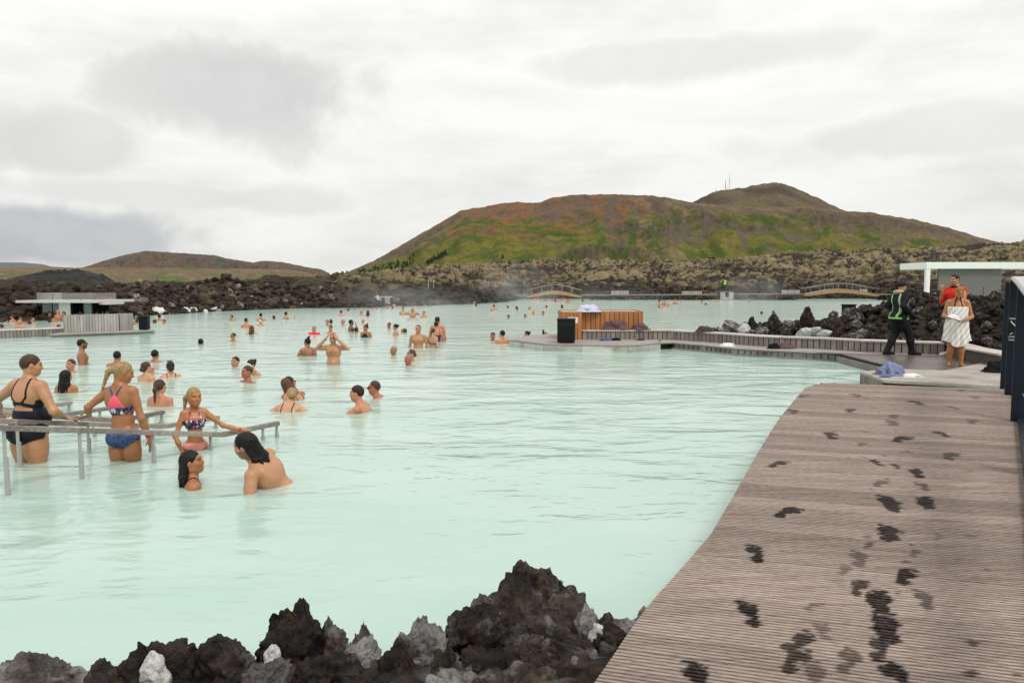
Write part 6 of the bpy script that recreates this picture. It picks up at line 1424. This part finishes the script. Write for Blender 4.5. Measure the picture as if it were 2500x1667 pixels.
bather('slim bather with black hair facing the camera, beside the man with raised elbows', 984, 768, 750, 175, hair='short', hcol='black', skin='pale', vox=.02)
bather('slim man with both elbows raised, hands at his head, beyond the fair young man', 1007.7, 775.5, 753, 178, hair='short', hcol='black', skin='light', vox=.02, armR=((.40, .05, 1.42), (.12, .06, 1.62), (-.6, 0, .4), (0, 1, 0), .3), armL=((-.40, .05, 1.42), (-.12, .06, 1.62), (.6, 0, .4), (0, 1, 0), .3))
bather('pale-faced woman with dark straps beside the slim man with raised elbows', 1035, 775.5, 759, 178, fem=True, hair='bun', hcol='brown', skin='pale', vox=.02, wear=[('strap', g_straps, .006, 'black')])

# ---- far bathers: a few prototypes, copied
FAR = {}
def far_proto(key, vis, **sp):
    h = 1.7; sp.update(h=h, vox=.024, zcut=h - vis - .25, mark=1.6); P = build_person(sp); FAR[key] = P
kinds = [('sdark', dict(hair='short', hcol='black', skin='light')), ('sbrown', dict(hair='short', hcol='brown', skin='pink')), ('bun', dict(fem=True, hair='bun', hcol='dark', skin='pale')), ('long', dict(fem=True, hair='long', hcol='brown', skin='light')), ('bald', dict(hair='bald', skin='pink')), ('tan', dict(hair='short', hcol='black', skin='tan')), ('blond', dict(fem=True, hair='lowbun', hcol='blond', skin='pale'))]
for k_, sp in kinds: far_proto(k_, .75, **sp)
MESH = {}
def far_bather(key, u, wl, vt, yaw, label, group):
    Y = at(u, wl, 0).y; zt = atY(u, vt, Y).z; P = FAR[key]; loc = place(P, u, Y, zt, yaw)
    if key not in MESH: o = to_objects(P, 'person', loc, yaw); MESH[key] = o
    else:
        src = MESH[key]; o = src.copy(); link(o); o.location = loc; o.rotation_euler = (0, 0, rad(yaw))
        for ch in src.children: c = ch.copy(); link(c); c.parent = o
    tag(o, label, 'person', group)
KEYS = [k for k, _ in kinds]
GB = [(13, 788, 777), (30, 786, 768), (41, 784, 767), (50.5, 790, 772), (47, 802.5, 781), (69, 791, 781), (78.6, 790, 773.6), (1, 802, 790.5), (121, 782, 760), (129, 786, 768), (142, 784, 756.6), (155, 783, 760), (122, 788.6, 779), (143, 798.6, 791.4), (182, 781, 761), (188, 781, 762), (196, 780, 760)]
for i, (u, wl, vt) in enumerate(GB): far_bather(KEYS[(i * 5 + 2) % 6], u, wl, vt, R.choice([0, 20, -30, 150, 180, 90, -100]), 'bather in the crowd in front of the swim-up bar', 'bathers at the swim-up bar')
for i, (u, wl, vt) in enumerate([(236, 780, 755), (249, 780, 759), (261, 779, 757), (293, 781, 760), (300, 782, 760), (296, 783, 772.7), (319, 792, 772), (324, 780, 769), (331, 792, 781.6), (337, 784, 772)]): far_bather(KEYS[(i * 3) % 6], u, wl, vt, R.choice([0, 30, 160, 180, 90]), 'bather just beyond the tall slatted screen on the left dock', 'bathers beyond the left dock screen')
for i, (u, wl, vt) in enumerate([(377, 788, 779), (389, 783, 767), (400, 790, 779), (415, 768.5, 763.5), (423, 768, 763.5)]): far_bather(KEYS[(i * 2 + 3) % 6], u, wl, vt, R.choice([0, 30, 160, 180]), 'bather past the bin at the tip of the left dock', 'bathers past the left dock tip')
for i, (u, wl, vt) in enumerate([(833, 771, 757), (851, 759, 753), (874, 756, 748.6), (882, 771, 757), (898.6, 771, 757), (920, 755, 746), (947, 753.5, 746), (959, 753, 748.7), (1033, 746, 736), (1060, 748, 741), (1158, 746, 736), (1161, 747, 740)]): far_bather(KEYS[(i * 4 + 1) % 7], u, wl, vt, R.choice([0, 150, 180, 90, -80]), 'distant bather in the open water before the small service hut', 'distant bathers before the service hut')
for i, (u, wl, vt) in enumerate([(1206, 757, 743), (1201, 760, 753.5), (1239.6, 754, 746), (1260.6, 756, 747), (1292, 756, 748), (1334, 755, 745), (1241.5, 777, 768), (1282, 776, 767), (1302, 770, 758), (1326, 770, 760), (1372, 752, 743), (1455, 752, 743)]): far_bather(KEYS[(i * 3 + 1) % 7], u, wl, vt, R.choice([0, 20, 160, 180, 90]), 'distant bather in the open water beyond the orange cedar enclosure', 'distant bathers beyond the cedar enclosure')
for i, (u, wl, vt) in enumerate([(1306.6, 734, 726), (1314, 733.5, 726), (1317, 736, 730.5), (1329.6, 737, 731), (1341, 735, 728), (1349, 736, 728), (1355, 737, 730), (1361, 735, 728), (1362, 738, 732.6), (1374, 735, 727), (1373, 738, 731.7), (1387.7, 740, 729), (1389, 734, 725), (1422, 736, 730), (1446, 737, 729.4), (1532, 736, 731)]): far_bather(KEYS[(i * 5 + 1) % 7], u, wl, vt, R.choice([0, 20, 160, 180, 90]), 'tiny far-off bather clustered by the steaming arched footbridge', 'far-off bathers by the footbridge')
for i, (u, wl, vt) in enumerate([(1609, 752, 731.7), (1622, 751.5, 740), (1632, 750, 741), (1621, 745, 731.7), (1636, 737, 729.5), (1648, 743, 730), (1712.5, 742, 731.7), (1722, 746.5, 739.7), (1751, 739, 730.7), (1828.5, 737, 726), (1859, 767, 759.7)]): far_bather(KEYS[(i * 2) % 6], u, wl, vt, R.choice([0, 20, 160, 180, 90]), 'far-off bather in the open water near the guard post', 'far-off bathers near the guard post')

# ---- people on the docks
def walk(stride, w_=.08): return [((w_, 0, .90), (w_ + .01, stride * .55 + .05, .50), (w_ + .01, stride, .10)), ((-w_, 0, .90), (-w_ - .01, -stride * .15 + .02, .50), (-w_ - .01, -stride * .75, .10))]
def g_jacket(x, y, z): return I_(slab(z, .78, 1.50), np.abs(x) - .45)
def g_trouser(x, y, z): return slab(z, .09, .99)
def g_boot(x, y, z): return slab(z, -.1, .16)
def g_vest_edge(x, y, z): ax_ = np.abs(x); return I_(U_(np.abs(ax_ - .13) - .026, slab(z, .86, .905)), slab(z, .86, 1.46), ax_ - .2)
def g_vest_tape(x, y, z): ax_ = np.abs(x); return I_(np.abs(ax_ - .13) - .016, slab(z, .90, 1.45))
def g_shoe(x, y, z): return slab(z, -.1, .10)
GA = dict(fem=False, fat=1.08, hair='bald', skin='light', vox=.013, legs=walk(.30), head=(12, 6, 0), shades=True, lean=3, armR=((.27, -.10, 1.18), (.20, .14, 1.00)), armL=((-.27, -.12, 1.18), (-.20, .12, 1.00)))
GA['wear'] = [('jacket', g_jacket, .030, 'jacket'), ('trousers', g_trouser, .026, 'trouser'), ('boots', g_boot, .028, 'boot'), ('vest', g_vest_edge, .038, 'hivis'), ('vest_tape', g_vest_tape, .041, 'silver')]
g1, P = standing('guard in black winter clothes with hi-vis vest and hat walking along the dock', 2200, 866, DZ, 684, -82, h=1.74, **GA)
hd = P['_head']
def child_mesh(o, name, V, Fc, mat): return obj(name, mesh_np(name, V, Fc), mat, o)
gg = Grid((hd[0] - .2, hd[1] - .25, hd[2] - .25), (hd[0] + .2, hd[1] + .2, hd[2] + .2), .011); gg.ell((hd[0], hd[1] - .012, hd[2] + .030), (.092, .110, .095)); X_, Y_, Z_ = gg.xyz(); gg.D = I_(gg.D, (hd[2] - .01 + .3 * (Y_ - hd[1])) - Z_).astype(np.float32); V, Fc = surfnet(gg); child_mesh(g1, 'knit_hat', V, Fc, SU['black'])
gg = Grid((hd[0] - .25, hd[1] - .3, hd[2] - .3), (hd[0] + .25, hd[1] + .2, hd[2] + .1), .011); gg.ell((hd[0], hd[1] - .09, hd[2] - .14), (.13, .095, .055)); X_, Y_, Z_ = gg.xyz(); V, Fc = surfnet(gg); V = V + (fbm(V * 30, 2) * .018)[:, None] * np.array([1, 1, .6]); child_mesh(g1, 'fur_hood', V, Fc, SU['fur'])
# towel-wrapped woman
TW = dict(fem=True, fat=1.18, hair='short', hcol='red', skin='gold', vox=.011, legs=[((.085, 0, .90), (.095, .02, .50), (.115, 0, .09)), ((-.085, 0, .90), (-.095, .02, .50), (-.115, 0, .09))], head=(14, 24, 0), bandL='band_blue', mark=1.3,
          armR=((.26, .02, 1.12), (.14, .27, 1.08), (-.4, .7, .1), (0, 0, 1), .5), armL=((-.27, .02, 1.10), (-.08, .27, 1.02), (.5, .6, .1), (0, 0, 1), .5))
TW['wear'] = [('halter_strap', lambda x, y, z: I_(cap2(np.abs(x), z, .035, 1.52, .085, 1.28, .014), -y), .008, 'black')]
w1, P = standing('red-haired woman wrapped in a striped white towel, barefoot, looking at her hands', 2340, 893, DZ, 695, 155, h=1.60, **TW)
gg = Grid((-.42, -.36, .30), (.42, .40, 1.38), .012); S_ = 1.60 / 1.75; X_, Y_, Z_ = gg.xyz(); zt_n = Z_ / S_
half = np.interp(zt_n.ravel(), [.42, .6, .9, 1.1, 1.33], [.27, .262, .235, .205, .205]).reshape(zt_n.shape) * S_; dep = np.interp(zt_n.ravel(), [.42, .6, .9, 1.1, 1.33], [.22, .205, .19, .175, .165]).reshape(zt_n.shape) * S_
an_ = np.arctan2(Y_, X_); fold = np.clip((1.15 - zt_n) / .6, 0, 1) * .022 * (np.sin(an_ * 7 + 1.5 * np.sin(zt_n * 4)) + .5 * np.sin(an_ * 13 + zt_n * 5))
rr_ = np.sqrt((X_ / half) ** 2 + ((Y_ - .015) / dep) ** 2); dT = (rr_ - 1) * .18 + fold; hem = .50 + .055 * np.sin(an_ * 2 + .6) + .05 * np.clip(1 - np.abs(an_ - 1.3) * 1.6, -1, 1) * -1
dT = I_(dT, hem * S_ - Z_, Z_ - 1.318 * S_); V, Fc = surfnet(gg, dT.astype(np.float32)); child_mesh(w1, 'towel_wrap', V, Fc, SU['towel'])
cm = cloth_mesh(33, .12, .09, .07); o = obj('cloth', cm, M['white_towel'], loc=tuple(Matrix.Translation(w1.location) @ (Matrix.Rotation(rad(155), 4, 'Z') @ Vector((.10, .36, .99))))); o.rotation_euler = (.3, .2, .4); tag(o, 'bunched white cloth held in the hands of the towel-wrapped woman', 'cloth')
RS = dict(fem=False, hair='short', hcol='dark', skin='light', vox=.013, legs=LEGS, head=(8, 10, 0), mark=1.2, armR=((.24, .10, 1.17), (.10, .24, 1.38), (-.1, .2, .9), (0, 1, 0), .4), armL=((-.26, .02, 1.14), (-.2, .2, 1.0)))
RS['wear'] = [('shirt', g_shirt, .022, 'redshirt'), ('strap', lambda x, y, z: I_(slab(z, 1.455, 1.50), np.abs(x) - .1), .026, 'black'), ('trousers', g_trouser, .020, 'trouser'), ('shoes', g_shoe, .012, 'white')]
standing('young man in a scarlet shirt standing behind the towel-wrapped woman', 2327, 868, DZ, 666, 105, h=1.90, **RS)
HV = dict(fem=False, fat=1.1, hair='short', hcol='dark', skin='light', vox=.022, legs=LEGS, wear=[('jacket', g_jacket, .03, 'jacket'), ('trousers', g_trouser, .026, 'trouser'), ('vest', lambda x, y, z: I_(slab(z, .93, 1.46), np.abs(x) - .20), .045, 'hivis')])
zg = bz(713) + .05; P = build_person(dict(HV, h=1.80)); low = P['body'][0][:, 2].min(); o = to_objects(P, 'person', (bx(1764), BY - .7, zg - low), 10); tag(o, 'guard in a bright hi-vis vest standing on the far guard post', 'person')
